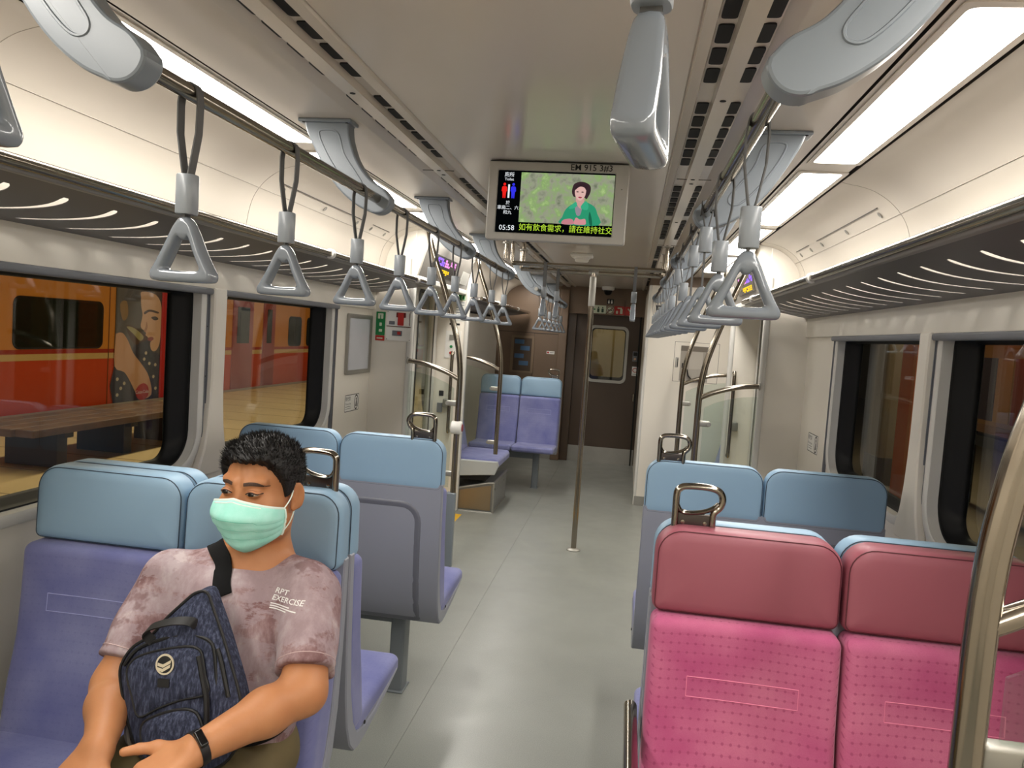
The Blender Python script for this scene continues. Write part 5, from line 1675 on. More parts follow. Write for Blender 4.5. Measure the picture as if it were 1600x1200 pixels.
def hand_pts(W, d, n, s, thumb, curl=1.0):
    W, d, n, s = map(lambda t: np.array(t, float), (W, d, n, s))
    d = d / np.linalg.norm(d); n = n - d * (n @ d); n /= np.linalg.norm(n)
    s = s - d * (s @ d) - n * (s @ n); s /= np.linalg.norm(s)
    caps = []
    L = (.094, .098, .094, .086); off = (.033, .011, -.012, -.033)
    seg = ((.042, .026, .021), (.046, .029, .022), (.043, .027, .021), (.033, .021, .019))
    rad = (.0106, .0108, .0102, .0092)
    for i in range(4):
        m = W + d * L[i] + s * off[i] - n * .002 * abs(i - 1.3)
        caps.append((W + s * off[i] * .55 + d * .012, m, .0185, .0136, 'p'))
        dd = d * math.cos(.25 * curl) - n * math.sin(.25 * curl); p = m
        a = .30 * curl
        dirn = d + s * (.10 - .075 * i)
        dirn /= np.linalg.norm(dirn)
        for j, l in enumerate(seg[i]):
            v = dirn * math.cos(a) - n * math.sin(a)
            q = p + v * l
            caps.append((p, q, rad[i] * (1 - .08 * j), rad[i] * (.92 - .10 * j), 'f%d' % i))
            p = q; a += (.50 + .10 * i) * curl if j == 0 else .35 * curl
    t0 = W + d * .022 + s * .024 - n * .004
    T = np.array(thumb, float)
    t1 = t0 + (T - t0) * .40 + s * .010; t2 = t0 + (T - t0) * .72 + s * .008
    caps += [(t0, t1, .0155, .0130, 'p'), (t1, t2, .0118, .0108, 't'), (t2, T, .0105, .0085, 't')]
    return caps, (W, d, n, s)
LS, LE, LW = (-.672, 1.645, .925), (-.622, 1.505, .772), (-.752, 1.322, .727)
RS, RE, RW = (-1.028, 1.645, .915), (-1.052, 1.500, .732), (-.968, 1.340, .690)
LH, _lf = hand_pts(LW, (-.62, -.62, -.32), (-.15, -.35, .92), (-.8, .5, .1), (-.888, 1.300, .712))
RHD, _rf = hand_pts(RW, (-.22, -.70, -.52), (-.10, -.55, .80), (.9, -.2, .0), (-.915, 1.275, .640), .8)
def hand_sdf(P, caps):
    pal = None; d = None
    fs = {}
    for a, b, ra, rb, k in caps:
        c = cap(P, a, b, ra, rb)
        if k == 'p': pal = c if pal is None else smin(pal, c, .012)
        else: fs[k] = c if k not in fs else smin(fs[k], c, .003)
    d = pal
    for k, c in fs.items():
        d = smin(d, c, .009 if k == 't' else .006)
    return d
def arm_sdf(P, S, E, W_, caps):
    S, E, W_ = A(*S), A(*E), A(*W_)
    d = cap(P, S, E, .056, .046)
    mid = E + (W_ - E) * .38
    d = smin(d, smin(cap(P, E, mid, .044, .0455), cap(P, mid, W_, .0455, .029), .02), .025)
    return smin(d, hand_sdf(P, caps), .018)
def body_sdf(P):
    d = head_sdf(P)
    n0 = hw((0, -.028, -.060))
    d = smin(d, cap(P, n0, NECKB, .057, .066), .028)
    d = smin(d, cap(P, NECKB, (-.70, 1.665, .940), .052, .040), .05)
    d = smin(d, cap(P, NECKB, (-1.0, 1.665, .930), .052, .040), .05)
    d = smin(d, ell(P, (-.852, 1.650, .80), (.155, .080, .19)), .05)
    d = smin(d, ell(P, (-.862, 1.610, .62), (.150, .110, .13)), .06)
    d = smin(d, arm_sdf(P, LS, LE, LW, LH), .02)
    return smin(d, arm_sdf(P, RS, RE, RW, RHD), .02)
man = thing('person', 'seated person with short black hair, green face mask, mauve patterned t-shirt and olive trousers', 'person', (-.86, 1.50, 0))
OFF = A(-.86, 1.50, 0)
def part(name, pos, F, mt, parent=None, label=None):
    me = np_mesh(name, pos - OFF, F, mt)
    o = bpy.data.objects.new(name, me); COL.objects.link(o); o.parent = parent or man
    if label: o['label'] = label
    return o
bp, bF = mesh_sdf(body_sdf, (-1.16, 1.12, .46), (-.52, 1.80, 1.30), .0034)
body = part('body', bp, bF, M_SKIN)
BVH_B = BVHTree.FromPolygons([tuple(p) for p in bp], [tuple(f) for f in bF])

# ---- hair
def hair_sdf(P):
    q = hl(P)
    c = ell(q, (0, -.012, .034), (.0765, .096, .080))
    topness = np.clip((q[:, 2] - .03) / .07, 0, 1)
    nz = .0022 * np.sin(q[:, 0] * 230 + 3 * np.sin(q[:, 1] * 120)) * np.sin(q[:, 1] * 190 + q[:, 2] * 90)
    d = smin(c, ell(q, (0, .012, .045), (.070, .080, .066)), .02) - (.007 + .010 * topness) - nz * (.5 + topness)
    y = q[:, 1]; ax = np.abs(q[:, 0])
    hlz = np.interp(y, [-.12, -.055, -.035, -.012, .004, .018, .030, .044, .058, .075, .10],
                    [-.066, -.060, .012, .030, .004, -.002, .032, .058, .081, .092, .094])
    front = np.where(y > .045, .005 * np.cos(ax * 50) + .003 * np.sin(q[:, 0] * 420), 0)
    return smax(d, (hlz - front - q[:, 2]) * .75, .006)
hp, hF = mesh_sdf(hair_sdf, tuple(HC - .14), tuple(HC + .16), .0030)
hair = part('hair', hp, hF, M_HAIR)
rs = np.random.RandomState(4)
hq = hl(hp)
sel = rs.choice(len(hp), 5200)
nrm = hq / np.linalg.norm(hq, axis=1)[:, None]
tuft = MB()
for i in sel:
    q = hq[i]; topn = min(1, max(0, (q[2] - .02) / .07))
    L = .004 + .012 * topn * rs.uniform(.5, 1.1)
    dv = nrm[i] * 1.0 + A(rs.normal(0, .18), .55 * topn + rs.normal(0, .2), .25 * topn - .8 * (1 - topn))
    dv /= np.linalg.norm(dv)
    b0 = hq[i] - nrm[i] * .002
    a1 = np.cross(dv, A(.3, .2, .9)); a1 /= np.linalg.norm(a1); a2 = np.cross(dv, a1)
    r_ = .0011
    base = [b0 + r_ * (a1 * math.cos(t) + a2 * math.sin(t)) for t in (0, 2.1, 4.2)]
    pts = [tuple(HC + RH @ p - OFF) for p in base + [b0 + dv * L]]
    tuft.add(pts, [(0, 1, 3), (1, 2, 3), (2, 0, 3)])
tf = obj('hair_tufts', tuft, M_HAIR, hair, False); tf['kind'] = 'stuff'

# ---- face details laid on the skin
def proj_head(x, z, out=.0008, bvh=None):
    o = hw((x, .30, z)); d = -RH[:, 1]
    hit = (bvh or BVH_B).ray_cast(Vector(o), Vector(d))
    if hit[0] is None: return hw((x, .08, z))
    return A(*hit[0]) - d * out
def face_patch(name, top, bot, mt, out, n=10, parent=None):
    """ribbon between two curves of local (x,z) points"""
    a = spline(top, 4); b = spline(bot, 4)
    m = MB(); rows = 4
    grid = [[tuple(proj_head(p[0] + (q[0] - p[0]) * k / rows, p[1] + (q[1] - p[1]) * k / rows, out) - OFF) for p, q in zip(a, b)] for k in range(rows + 1)]
    v = [p for r in grid for p in r]; w_ = len(a)
    f = [(i * w_ + j, i * w_ + j + 1, (i + 1) * w_ + j + 1, (i + 1) * w_ + j) for i in range(rows) for j in range(w_ - 1)]
    m.add(v, f)
    return obj(name, m, mt, parent or body, True, 180)
M_BROW = mat('eyebrow_black', rgb(70, 50, 40), .75, var=.25, vscale=300)
M_EYEW = mat('eye_white', rgb(150, 136, 124), .2, var=0); M_IRIS = mat('iris_dark', rgb(20, 13, 10), .12, var=0); M_LID = mat('lid_line', rgb(52, 30, 22), .6, var=0)
for s in (-1, 1):
    face_patch('eyebrow', [(s * .0135, .0440), (s * .028, .0462), (s * .044, .0435), (s * .057, .0350)], [(s * .0140, .0368), (s * .028, .0380), (s * .043, .0362), (s * .057, .0335)], M_BROW, .0012)
    e = face_patch('eye', [(s * .0180, .0188), (s * .026, .0232), (s * .035, .0238), (s * .0470, .0202)], [(s * .0180, .0178), (s * .026, .0162), (s * .035, .0164), (s * .0470, .0186)], M_EYEW, .0010)
    face_patch('iris', [(s * .0255, .0229), (s * .0325, .0238), (s * .0395, .0232)], [(s * .0255, .0166), (s * .0325, .0160), (s * .0395, .0166)], M_IRIS, .0014, parent=body)
    lid = [tuple(proj_head(s * x, z, .0012) - OFF) for x, z in spline([(.0170, .0186), (.026, .0236), (.035, .0243), (.0485, .0198)], 5)]
    obj('eyelid_line', MB().tube(lid, .0013, 6), M_LID, body)
    crease = [tuple(proj_head(s * x, z, .0004) - OFF) for x, z in spline([(.020, .0255), (.032, .0285), (.045, .0255)], 5)]
    obj('eyelid_line', MB().tube(crease, .0006, 5), mat('crease', rgb(140, 88, 62), .6) if s < 0 else bpy.data.materials['crease'], body)

# ---- surgical mask
TH = [math.radians(a) for a in np.linspace(-78, 78, 33)]
NV = 22
def mask_r(th, z):
    dv = RH @ A(math.sin(th), math.cos(th), 0)
    o = hw((0, .022, z))
    hit = BVH_B.ray_cast(Vector(o + dv * .3), Vector(-dv))
    return float((A(*hit[0]) - o) @ dv) if hit[0] is not None else .07
RR = np.zeros((NV + 1, len(TH))); ZZ = np.zeros_like(RR)
for j, th in enumerate(TH):
    k = abs(th) / math.radians(78)
    zt = .0085 - .028 * k ** 1.25 + .002 * math.exp(-(th / .12) ** 2)
    zb = -.121 + .040 * k ** 1.8
    for i in range(NV + 1):
        z = zt + (zb - zt) * i / NV
        ZZ[i, j] = z
        RR[i, j] = mask_r(th, max(z, -.100 + .030 * k))
# fabric hangs taut: raise hollows to a smoothed hull
H_ = RR.copy()
for it in range(30):
    K = H_.copy()
    K[:, 1:-1] = np.maximum(K[:, 1:-1], (H_[:, :-2] + H_[:, 2:]) / 2 * .999)
    K[1:-1] = np.maximum(K[1:-1], (H_[:-2] + H_[2:]) / 2 * .9995)
    H_ = np.maximum(K, RR)
for i in range(NV + 1):
    H_[i] += .004 + .010 * math.sin(PI * i / NV) ** 1.0 * np.cos(np.array(TH) * .9) ** 2
    H_[i] -= .022 * max(0, (i / NV - .80) / .20) ** 2 * np.cos(np.array(TH)) ** 1
def mask_pt(i, j, out=0.0):
    # pleats: two horizontal steps
    u = i / NV
    st = 0
    for pz, dp in ((.34, .0030), (.52, .0032), (.70, .0028)):
        x = (u - pz - .02 * math.sin(j * .5)) / .020
        st += dp * (1 / (1 + math.exp(-x * 2.2)) - .5) * math.exp(-max(0, x) * .22)
    return hw((0, .022, ZZ[i, j])) + RH @ A(math.sin(TH[j]), math.cos(TH[j]), 0) * (H_[i, j] - st + out) - OFF
mk = MB()
vs = [tuple(mask_pt(i, j)) for i in range(NV + 1) for j in range(len(TH))]
w_ = len(TH)
mk.add(vs, [(i * w_ + j, i * w_ + j + 1, (i + 1) * w_ + j + 1, (i + 1) * w_ + j) for i in range(NV) for j in range(w_ - 1)])
def mask_material():
    k = NT('mask_green')
    v = k.coord()
    c = k.ramp(k.noise(v, 30, 3), [(.3, rgb(154, 226, 210)), (.7, rgb(178, 236, 224))])
    k.l(c, k.b.inputs['Base Color']); k.b.inputs['Roughness'].default_value = .8
    k.bump(k.noise(v, 500, 2), .3, .0006)
    return k.m
mask = obj('face_mask', mk, mask_material(), man, True, 60, label='pale green pleated surgical mask')
md = mask.modifiers.new('thick', 'SOLIDIFY'); md.thickness = .0012
M_MEDGE = mat('mask_edge_white', rgb(222, 236, 228), .7)
def edge_line(ids, r=.0022):
    return MB().tube([tuple(mask_pt(i, j, .0008)) for i, j in ids], 0, 6, False, True, 0, (r, .0011))
obj('mask_binding', edge_line([(0, j) for j in range(w_)], .0034), M_MEDGE, mask)
obj('mask_binding', edge_line([(i, 0) for i in range(NV + 1)], .0040), M_MEDGE, mask)
obj('mask_binding', edge_line([(i, w_ - 1) for i in range(NV + 1)], .0040), M_MEDGE, mask)
obj('nose_wire', edge_line([(1, j) for j in range(8, w_ - 8)], .0016), M_MEDGE, mask)
M_PLEAT = mat('mask_fold', rgb(112, 196, 174), .8)
for i in (8, 12, 16):
    obj('pleat', MB().tube([tuple(mask_pt(i - (1 if abs(j - 16) < 7 else 0), j, .0006)) for j in range(1, w_ - 1)], 0, 6, False, True, 0, (.0012, .0008)), M_PLEAT, mask)
for s, j in ((-1, 0), (1, w_ - 1)):
    for i, e in ((0, (.077, -.012, .022)), (NV - 1, (.078, -.012, -.034))):
        p0 = mask_pt(i, j); p1 = hw((s * e[0], e[1], e[2])) - OFF
        mid = (p0 + p1) / 2 + (RH @ A(s * .004, 0, -.002))
        obj('ear_loop', MB().tube(spline([tuple(p0), tuple(mid), tuple(p1)], 5), .0015, 6), M_MEDGE, mask)

# ---- t-shirt
def sleeve_sdf(P, S, E, cut):
    S, E = A(*S), A(*E); ax = (E - S) / np.linalg.norm(E - S)
    d = cap(P, S, S + (E - S) * 1.1, .066, .064)
    return smax(d, (P - (S + (E - S) * cut)) @ ax, .006)
NB2 = (-.838, 1.712, .966)
def shirt_sdf(P):
    d = ell(P, (-.853, 1.640, .80), (.182, .106, .190))
    d = smin(d, ell(P, (-.862, 1.598, .64), (.178, .140, .150)), .07)
    d = smin(d, cap(P, NB2, (-.695, 1.660, .938), .052, .058), .05)
    d = smin(d, cap(P, NB2, (-1.005, 1.660, .928), .052, .058), .05)
    d = smin(d, sleeve_sdf(P, LS, LE, .80), .035)
    d = smin(d, sleeve_sdf(P, RS, RE, .80), .035)
    # soft folds
    w1 = np.sin(P[:, 0] * 34 + P[:, 2] * 46 + 2.2 * np.sin(P[:, 2] * 17)) * np.sin(P[:, 2] * 29 - P[:, 0] * 21 + 1.3)
    w2 = np.sin((P[:, 2] * 62 + P[:, 0] * 30) + 3 * np.sin(P[:, 0] * 14))
    fold = .0026 * w1 + .0016 * w2 * np.clip((.86 - P[:, 2]) / .1, 0, 1)
    arms = np.clip((np.abs(P[:, 0] + .85) - .17) / .03, 0, 1)
    d = d - fold * (1 + .5 * arms)
    nk = hw((0, -.028, -.060)); ne = A(*NECKB) + A(0, .018, .018)
    neck = cap(P, A(*nk) + A(0, -.004, .01), ne + A(0, -.030, -.034), .060, .068)
    d = smax(d, -neck, .005)
    d = smax(d, .585 - P[:, 2], .01)
    return d
sp_, sF = mesh_sdf(shirt_sdf, (-1.18, 1.40, .56), (-.52, 1.80, 1.08), .0038)
def shirt_material():
    k = NT('mauve_brushstroke_cotton')
    v = k.coord()
    mp = k.n('ShaderNodeMapping'); mp.inputs['Scale'].default_value = (1, 1, .38); mp.inputs['Rotation'].default_value = (0, .25, 0); k.l(v, mp.inputs['Vector'])
    a = k.noise(mp.outputs[0], 9, 6, .68)
    mp2 = k.n('ShaderNodeMapping'); mp2.inputs['Scale'].default_value = (.35, 1, 1.2); k.l(v, mp2.inputs['Vector'])
    b = k.noise(mp2.outputs[0], 10, 6, .72)
    c = k.ramp(a, [(.36, rgb(108, 78, 78)), (.46, rgb(130, 101, 102)), (.53, rgb(156, 131, 133)), (.64, rgb(194, 180, 182))])
    m = k.ramp(b, [(.48, (0, 0, 0, 1)), (.51, (1, 1, 1, 1))])
    c = k.mix(k.math('MULTIPLY', m, .55), c, rgb(168, 152, 158))
    g = k.ramp(k.noise(v, 5, 5, .7), [(.57, (0, 0, 0, 1)), (.61, (1, 1, 1, 1))])
    c = k.mix(k.math('MULTIPLY', g, .6), c, rgb(112, 80, 80))
    k.l(c, k.b.inputs['Base Color']); k.b.inputs['Roughness'].default_value = .85
    k.b.inputs['Specular IOR Level'].default_value = .2
    k.bump(k.noise(v, 900, 2), .25, .0005)
    return k.m
shirt = part('t_shirt', sp_, sF, shirt_material(), None, 'mauve and grey brushstroke cotton t-shirt')
BVH_S = BVHTree.FromPolygons([tuple(p) for p in sp_], [tuple(f) for f in sF])
def on_shirt(x, z, out=.001, y0=1.0):
    h_ = BVH_S.ray_cast(Vector((x, y0, z)), Vector((0, 1, 0)))
    return A(*h_[0]) - A(0, out, 0) if h_[0] is not None else A(x, 1.55, z)
# ribbed collar round the neck
nk0 = hw((0, -.028, -.060))
col = []
for i in range(40):
    a = 2 * PI * i / 40
    c0 = A(*NECKB) + A(0, -.004, .022)
    d_ = A(math.sin(a), -math.cos(a), 0)
    p = c0 + d_ * A(.073, .074, 0) + A(0, -.010 * math.cos(a), .002 - .040 * math.cos(a))
    h_ = BVH_S.find_nearest(Vector(p))
    col.append(tuple(A(*h_[0]) + A(0, 0, .001) - OFF))
for _ in range(6):
    c_ = np.array(col); c_ = (np.roll(c_, 1, 0) + 2 * c_ + np.roll(c_, -1, 0)) / 4; col = [tuple(p) for p in c_]
obj('collar', MB().tube(col, .0062, 8, True), mat('collar_mauve', rgb(150, 124, 124), .85), shirt)
for S_, E_ in ((LS, LE), (RS, RE)):
    S2, E2 = A(*S_), A(*E_); ax = (E2 - S2) / np.linalg.norm(E2 - S2)
    u_ = np.cross(ax, A(0, 1, 0)); u_ /= np.linalg.norm(u_); v_ = np.cross(ax, u_)
    pts = []
    for i in range(32):
        a = 2 * PI * i / 32
        o_ = S2 + (E2 - S2) * .72
        dv = u_ * math.cos(a) + v_ * math.sin(a)
        h_ = BVH_S.ray_cast(Vector(o_ + dv * .14), Vector(-dv))
        p = A(*h_[0]) if h_[0] is not None else o_ + dv * .066
        if np.linalg.norm(p - o_) > .085: p = o_ + dv * .07
        pts.append(tuple(p + dv * .0004 - OFF))
    obj('hem_stitch', MB().tube(pts, .0010, 5, True), mat('hem_thread', rgb(196, 170, 170), .8) if S_ is LS else bpy.data.materials['hem_thread'], shirt)
# chest print
M_PRINT = mat('white_print', rgb(232, 230, 228), .6, var=0)
def chest_text(body_, size, cx, cz, sx=1.0, shear=.25):
    me = text_mesh(body_, size, 'LEFT', 0, 1, .0002)
    me.materials.clear(); me.materials.append(M_PRINT)
    for v in me.vertices:
        x = v.co.x * sx + v.co.y * shear; z = v.co.y
        a = math.radians(1)
        X = cx + x * math.cos(a) - z * math.sin(a); Z = cz + x * math.sin(a) + z * math.cos(a)
        v.co = Vector(on_shirt(X, Z, .0009) - OFF)
    o = bpy.data.objects.new('chest_lettering', me); COL.objects.link(o); o.parent = shirt
chest_text('RPT', .0145, -.738, .9475, 1.5)
chest_text('EXERCISE', .0145, -.741, .9335, 1.36)
for i, ww in enumerate((.052, .072, .046)):
    z = .9235 - i * .0044
    pts = [on_shirt(-.742 + ww * k / 10, z + .01 * ww * k / 10, .0010) - OFF for k in range(11)]
    lo_ = [on_shirt(-.742 + ww * k / 10, z - .0022 + .01 * ww * k / 10, .0010) - OFF for k in range(11)]
    m_ = MB().add([tuple(p) for p in pts + lo_], [(k, k + 1, 12 + k, 11 + k) for k in range(10)])
    obj('chest_small_print', m_, M_PRINT, shirt)

# ---- trousers and shoes
def leg_sdf(P):
    d = None
    for hip, knee, ank in (((-.955, 1.600, .560), (-.990, 1.150, .560), (-.985, 1.110, .150)), ((-.770, 1.600, .560), (-.720, 1.160, .560), (-.715, 1.120, .150))):
        t = smin(cap(P, hip, knee, .092, .070), cap(P, knee, ank, .066, .056), .03)
        t = smax(t, .10 - P[:, 2], .006)
        d = t if d is None else smin(d, t, .03)
    d = smin(d, ell(P, (-.862, 1.600, .585), (.175, .125, .105)), .04)
    fold = .003 * np.sin(P[:, 1] * 60 + P[:, 0] * 40) * np.sin(P[:, 0] * 50 + P[:, 2] * 20)
    d = d - fold
    return smax(d, .474 - P[:, 2] - 10 * np.clip(1.30 - P[:, 1], 0, 1), .01)
tp, tF = mesh_sdf(leg_sdf, (-1.13, .98, .04), (-.60, 1.78, .74), .0055)
part('trousers', tp, tF, mat('olive_cotton', rgb(96, 84, 54), .85, var=.08, vscale=14, bump=.2, bscale=600), None, 'olive brown trousers')
def shoe_sdf(P, ax_, ay):
    d = smin(ell(P, (ax_, ay - .075, .045), (.046, .100, .045)), ell(P, (ax_, ay + .02, .070), (.040, .062, .062)), .03)
    return smax(d, .004 - P[:, 2], .006)
for ax_, ay in ((-.985, 1.105), (-.715, 1.115)):
    q_, f_ = mesh_sdf(lambda P: shoe_sdf(P, ax_, ay), (ax_ - .08, ay - .20, -.02), (ax_ + .08, ay + .11, .16), .006)
    part('shoe', q_, f_, mat('dark_shoe', rgb(40, 38, 38), .6) if ax_ < -.9 else bpy.data.materials['dark_shoe'])

# ---- watch band on the left wrist
w0 = A(*LW); fa = (A(*LW) - A(*LE)); fa /= np.linalg.norm(fa)
wc = w0 - fa * .004
u_ = np.cross(fa, A(0, 0, 1)); u_ /= np.linalg.norm(u_); v_ = np.cross(u_, fa)
def wrist_ring(off, rad):
    r = []
    for i in range(28):
        a = 2 * PI * i / 28
        dv = u_ * math.cos(a) + v_ * math.sin(a)
        o_ = wc + fa * off
        h_ = BVH_B.ray_cast(Vector(o_ + dv * .09), Vector(-dv))
        k = np.linalg.norm(A(*h_[0]) - o_) if h_[0] is not None else .032
        k = min(max(k, .024), .040)
        r.append(tuple(o_ + dv * (k + rad) - OFF))
    return r
wb = MB().loft([wrist_ring(-.0085, .0004), wrist_ring(-.0085, .0026), wrist_ring(.0085, .0026), wrist_ring(.0085, .0004)], False, False)
band = obj('wrist_band', wb, mat('black_rubber_band', rgb(20, 20, 22), .45), man, True, 40, label='black fitness band with a small dark screen')
up_d = (v_ * .80 - u_ * .0 + A(.35, -.45, 0)); up_d -= fa * (up_d @ fa); up_d /= np.linalg.norm(up_d)
sd = np.cross(fa, up_d)
h_ = BVH_B.ray_cast(Vector(wc + up_d * .09), Vector(-up_d))
pc = A(*h_[0]) + up_d * .004
Mw = Matrix(((sd[0], fa[0], up_d[0], pc[0] - OFF[0]), (sd[1], fa[1], up_d[1], pc[1] - OFF[1]), (sd[2], fa[2], up_d[2], pc[2] - OFF[2]), (0, 0, 0, 1)))
obj('band_screen', MB().rbox((0, 0, 0), (.036, .0165, .010), .004, 3, M=Mw), mat('band_glass', rgb(10, 10, 12), .1), band)

# ------------------------------------------------------------------ sling bag across the chest
man.location.y -= .012
bag = thing('sling_bag', 'dark blue denim sling bag with a round silver emblem worn across the seated person chest', 'bag', (-.86, 1.50, 0))
def denim():
    k = NT('navy_melange_cloth')
    v = k.coord()
    mp = k.n('ShaderNodeMapping'); mp.inputs['Scale'].default_value = (1, 1, .16); k.l(v, mp.inputs['Vector'])
    a = k.noise(mp.outputs[0], 190, 3, .7)
    mp2 = k.n('ShaderNodeMapping'); mp2.inputs['Scale'].default_value = (.2, 1, 1); k.l(v, mp2.inputs['Vector'])
    b = k.noise(mp2.outputs[0], 260, 2, .7)
    c = k.ramp(a, [(.30, rgb(28, 30, 44)), (.5, rgb(52, 57, 78)), (.7, rgb(92, 98, 122))])
    c = k.mix(k.math('MULTIPLY', b, .4), c, rgb(34, 37, 52))
    k.l(c, k.b.inputs['Base Color']); k.b.inputs['Roughness'].default_value = .85
    k.b.inputs['Specular IOR Level'].default_value = .25
    k.bump(a, .3, .0006)
    return k.m
M_DENIM = denim()
M_BAGB = mat('black_bag_trim', rgb(14, 14, 16), .55, var=.1, vscale=60)
def yb_(z): return 1.50 - .22 * (.965 - z)
OUT = [(-.858, .966), (-.833, .970), (-.813, .939), (-.785, .892), (-.757, .839), (-.731, .787), (-.716, .740), (-.720, .685), (-.750, .645), (-.810, .625), (-.874, .628), (-.923, .642), (-.953, .684), (-.978, .737), (-.997, .788), (-.995, .816), (-.977, .846), (-.941, .873), (-.915, .908), (-.879, .947)]
def bulge_rings(outline, front, depth, edge, steps=6, n=3):
    o = spline(outline, n, True)
    cx = sum(p[0] for p in o) / len(o); cz = sum(p[1] for p in o) / len(o)
    rings = []
    for k in (0.0, .35, .7, 1.0):
        s_ = 1 - .0 + .0 * k
        rings.append([(x, yb_(z) - front - edge * k, z) for x, z in o])
    for i in range(1, steps + 1):
        t = i / steps
        s_ = 1 - t * .97
        rings.append([(cx + (x - cx) * s_, yb_(cz + (z - cz) * s_) - front - edge - depth * math.sqrt(1 - (1 - t) ** 2.2) * (1 + .06 * math.sin(x * 90 + z * 70)), cz + (z - cz) * s_) for x, z in o])
    return [[(x - OFF[0], y - OFF[1], z) for x, y, z in r] for r in rings]
bm = MB().loft(bulge_rings(OUT, -.012, .018, .036), False, True)
bb = obj('bag_body', bm, M_DENIM, bag, True, 55)
def rim_line(outline, front, r, mt, name, parent, closed=True, n=4):
    o = spline(outline, n, closed)
    return obj(name, MB().tube([(x - OFF[0], yb_(z) - front - OFF[1], z) for x, z in o], r, 7, closed), mt, parent)
rim_line(OUT, .025, .0032, M_BAGB, 'edge_piping', bb)
PK1 = [(-.970, .800), (-.966, .822), (-.948, .838), (-.903, .855), (-.849, .868), (-.826, .867), (-.814, .857), (-.801, .821), (-.790, .786), (-.845, .766), (-.890, .745), (-.929, .724), (-.951, .760)]
PK2 = [(-.915, .690), (-.914, .716), (-.882, .736), (-.842, .750), (-.815, .752), (-.798, .742), (-.784, .712), (-.794, .674), (-.846, .655), (-.898, .668)]
p1 = obj('front_pocket', MB().loft(bulge_rings(PK1, .030, .010, .014), False, True), M_DENIM, bag, True, 55)
p2 = obj('lower_pocket', MB().loft(bulge_rings(PK2, .030, .012, .018), False, True), M_DENIM, bag, True, 55)
rim_line(PK1, .043, .0030, M_BAGB, 'zip_line', p1); rim_line(PK2, .047, .0034, M_BAGB, 'zip_line', p2)
rim_line([(-.985, .812), (-.962, .846), (-.920, .868), (-.860, .886), (-.815, .884), (-.794, .866), (-.776, .80)], .0345, .0040, M_BAGB, 'main_zip', bag, False)
rim_line([(-.787, .868), (-.774, .843), (-.757, .802), (-.748, .780)], .034, .0050, M_BAGB, 'side_zip', bag, False)
rim_line([(-.818, .855), (-.803, .815), (-.790, .782), (-.783, .750), (-.780, .728)], .046, .0060, M_BAGB, 'side_strap', bag, False)
lp = spline([(-.930, .866), (-.940, .884), (-.925, .902), (-.880, .918), (-.848, .919), (-.838, .908)], 5)
lpw = []
for i, (x, z) in enumerate(lp):
    t = i / (len(lp) - 1)
    lpw.append((x - OFF[0], yb_(z) - .036 - .022 * math.sin(PI * t) - OFF[1], z))
obj('carry_loop', MB().belt(lpw, .020, .0030, (.25, .75, .6)), M_BAGB, bag)
M_EMB = mat('emblem_silver', rgb(226, 214, 190), .3, metal=.5, var=0)
ex, ez = -.884, .834
def emb(pts, lay): return [(x - OFF[0], yb_(z) - .0560 - lay * .0012 - OFF[1], z) for x, z in pts]
cir = lambda r: [(ex + r * math.cos(a), ez + r * math.sin(a) * 1.0) for a in [2 * PI * i / 28 for i in range(28)]]
em = obj('emblem', MB().loft([emb(cir(.0200), -1.5), emb(cir(.0200), 0), emb(cir(.0165), 0)], False, False), M_EMB, p1, True, 30)
obj('emblem_ground', MB().add(emb(cir(.0168), -.3), [tuple(range(28))]), M_BAGB, em, False)
for k, dz in enumerate((.0012, -.0072)):
    obj('chevron', MB().add(emb([(ex - .0150, ez + dz + .0010), (ex - .0030, ez + dz - .0010), (ex + .0130, ez + dz + .0095), (ex + .0130, ez + dz + .0030), (ex - .0025, ez + dz - .0075), (ex - .0150, ez + dz - .0050)], .6), [tuple(range(6))]), M_EMB, em, False)
tg = [(-.894, .806), (-.869, .808), (-.867, .792), (-.892, .790)]
obj('rubber_tag', MB().loft([emb(tg, -1), emb(tg, .4)], False, True), M_BAGB, p1, False)
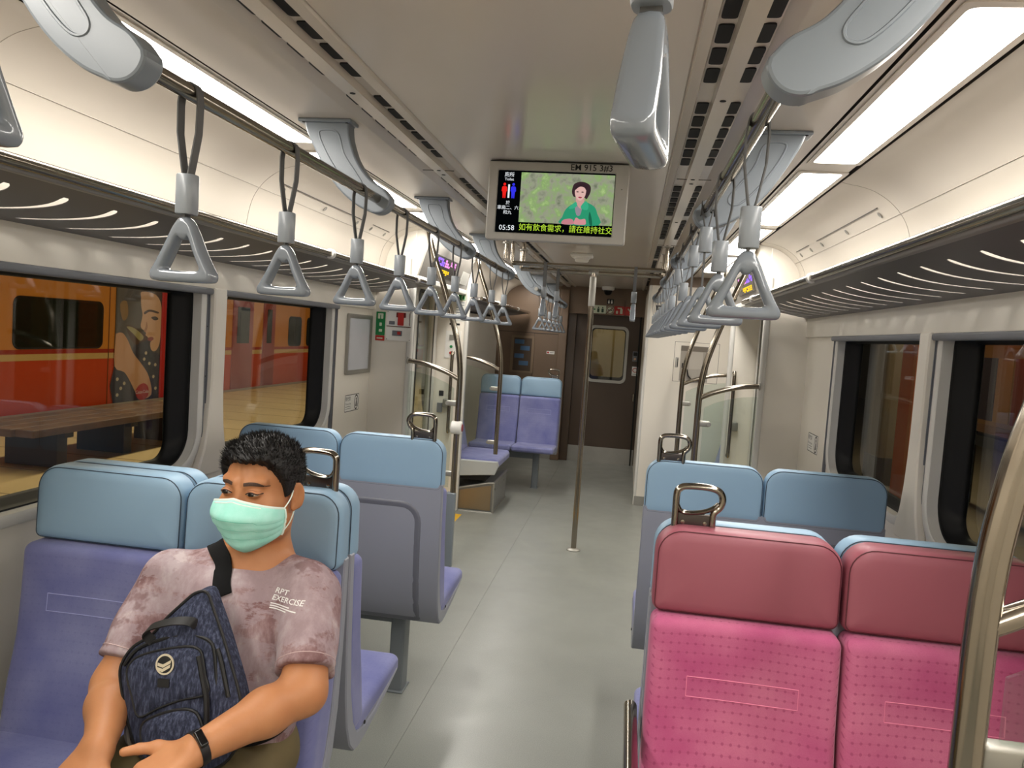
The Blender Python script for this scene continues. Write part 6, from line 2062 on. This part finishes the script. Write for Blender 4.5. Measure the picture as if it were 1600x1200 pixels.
for (x, z), r_ in (((-.962, .672), .020), ((-.944, .660), .018)):
    ct = [(x, z + .030), (x - .008, z + .012), (x - .002, z - .012), (x + .008, z - .022)]
    obj('grey_tab', MB().belt([(a - OFF[0], yb_(b) - .012 - OFF[1], b) for a, b in spline(ct, 4)], .016, .006, (.6, -.5, .2)), mat('tab_grey', rgb(130, 124, 120), .7) if r_ > .019 else bpy.data.materials['tab_grey'], bag)
# shoulder strap over the right shoulder and the lower strap round the hip
M_WEB = mat('black_strap', rgb(20, 20, 21), .85, spec=.15, var=.08, vscale=80)
def outer(P): return np.minimum(shirt_sdf(P), body_sdf(P))
def push(p, d, it=6):
    """move a point along the gradient until it lies d outside shirt and skin"""
    p = np.array(p, float)
    for _ in range(it):
        e = .004
        Q = np.array([p] + [p + e * np.eye(3)[k] for k in range(3)])
        f = outer(Q); g = (f[1:] - f[0]) / e; g /= np.linalg.norm(g) + 1e-9
        p = p + g * (d - f[0])
    return p
pts = [push(p, .0045) for p in spline([(-.842, 1.520, .958), (-.862, 1.545, .985), (-.886, 1.590, 1.008), (-.914, 1.640, 1.018), (-.940, 1.690, 1.010), (-.955, 1.735, .965)], 5)]
def ribbon(P_, width, thick, name, mt, parent):
    P_ = np.array(P_)
    for _ in range(8): P_[1:-1] = (P_[:-2] + 2 * P_[1:-1] + P_[2:]) / 4
    rings = []
    for i in range(len(P_)):
        t = P_[min(i + 1, len(P_) - 1)] - P_[max(i - 1, 0)]; t /= np.linalg.norm(t)
        q0 = push(P_[i], -.002); n_ = P_[i] - q0; n_ -= t * (n_ @ t); n_ /= np.linalg.norm(n_) + 1e-9
        a = np.cross(t, n_) * width / 2; b = n_ * thick / 2
        rings.append([tuple(P_[i] + a + b - OFF), tuple(P_[i] - a + b - OFF), tuple(P_[i] - a - b - OFF), tuple(P_[i] + a - b - OFF)])
    return obj(name, MB().loft(rings, False, True), mt, parent, True, 40)
ribbon(pts, .040, .004, 'shoulder_strap', M_WEB, bag)
lw_ = []
for p in spline([(-.735, 1.44, .680), (-.695, 1.47, .676), (-.655, 1.52, .690), (-.640, 1.60, .712), (-.66, 1.68, .74)], 6):
    h_ = BVH_S.find_nearest(Vector(p)); n_ = A(*h_[1]); lw_.append(A(*h_[0]) + n_ * .006)
ribbon(lw_, .052, .006, 'lower_strap', M_WEB, bag)
bag.location.y -= .012
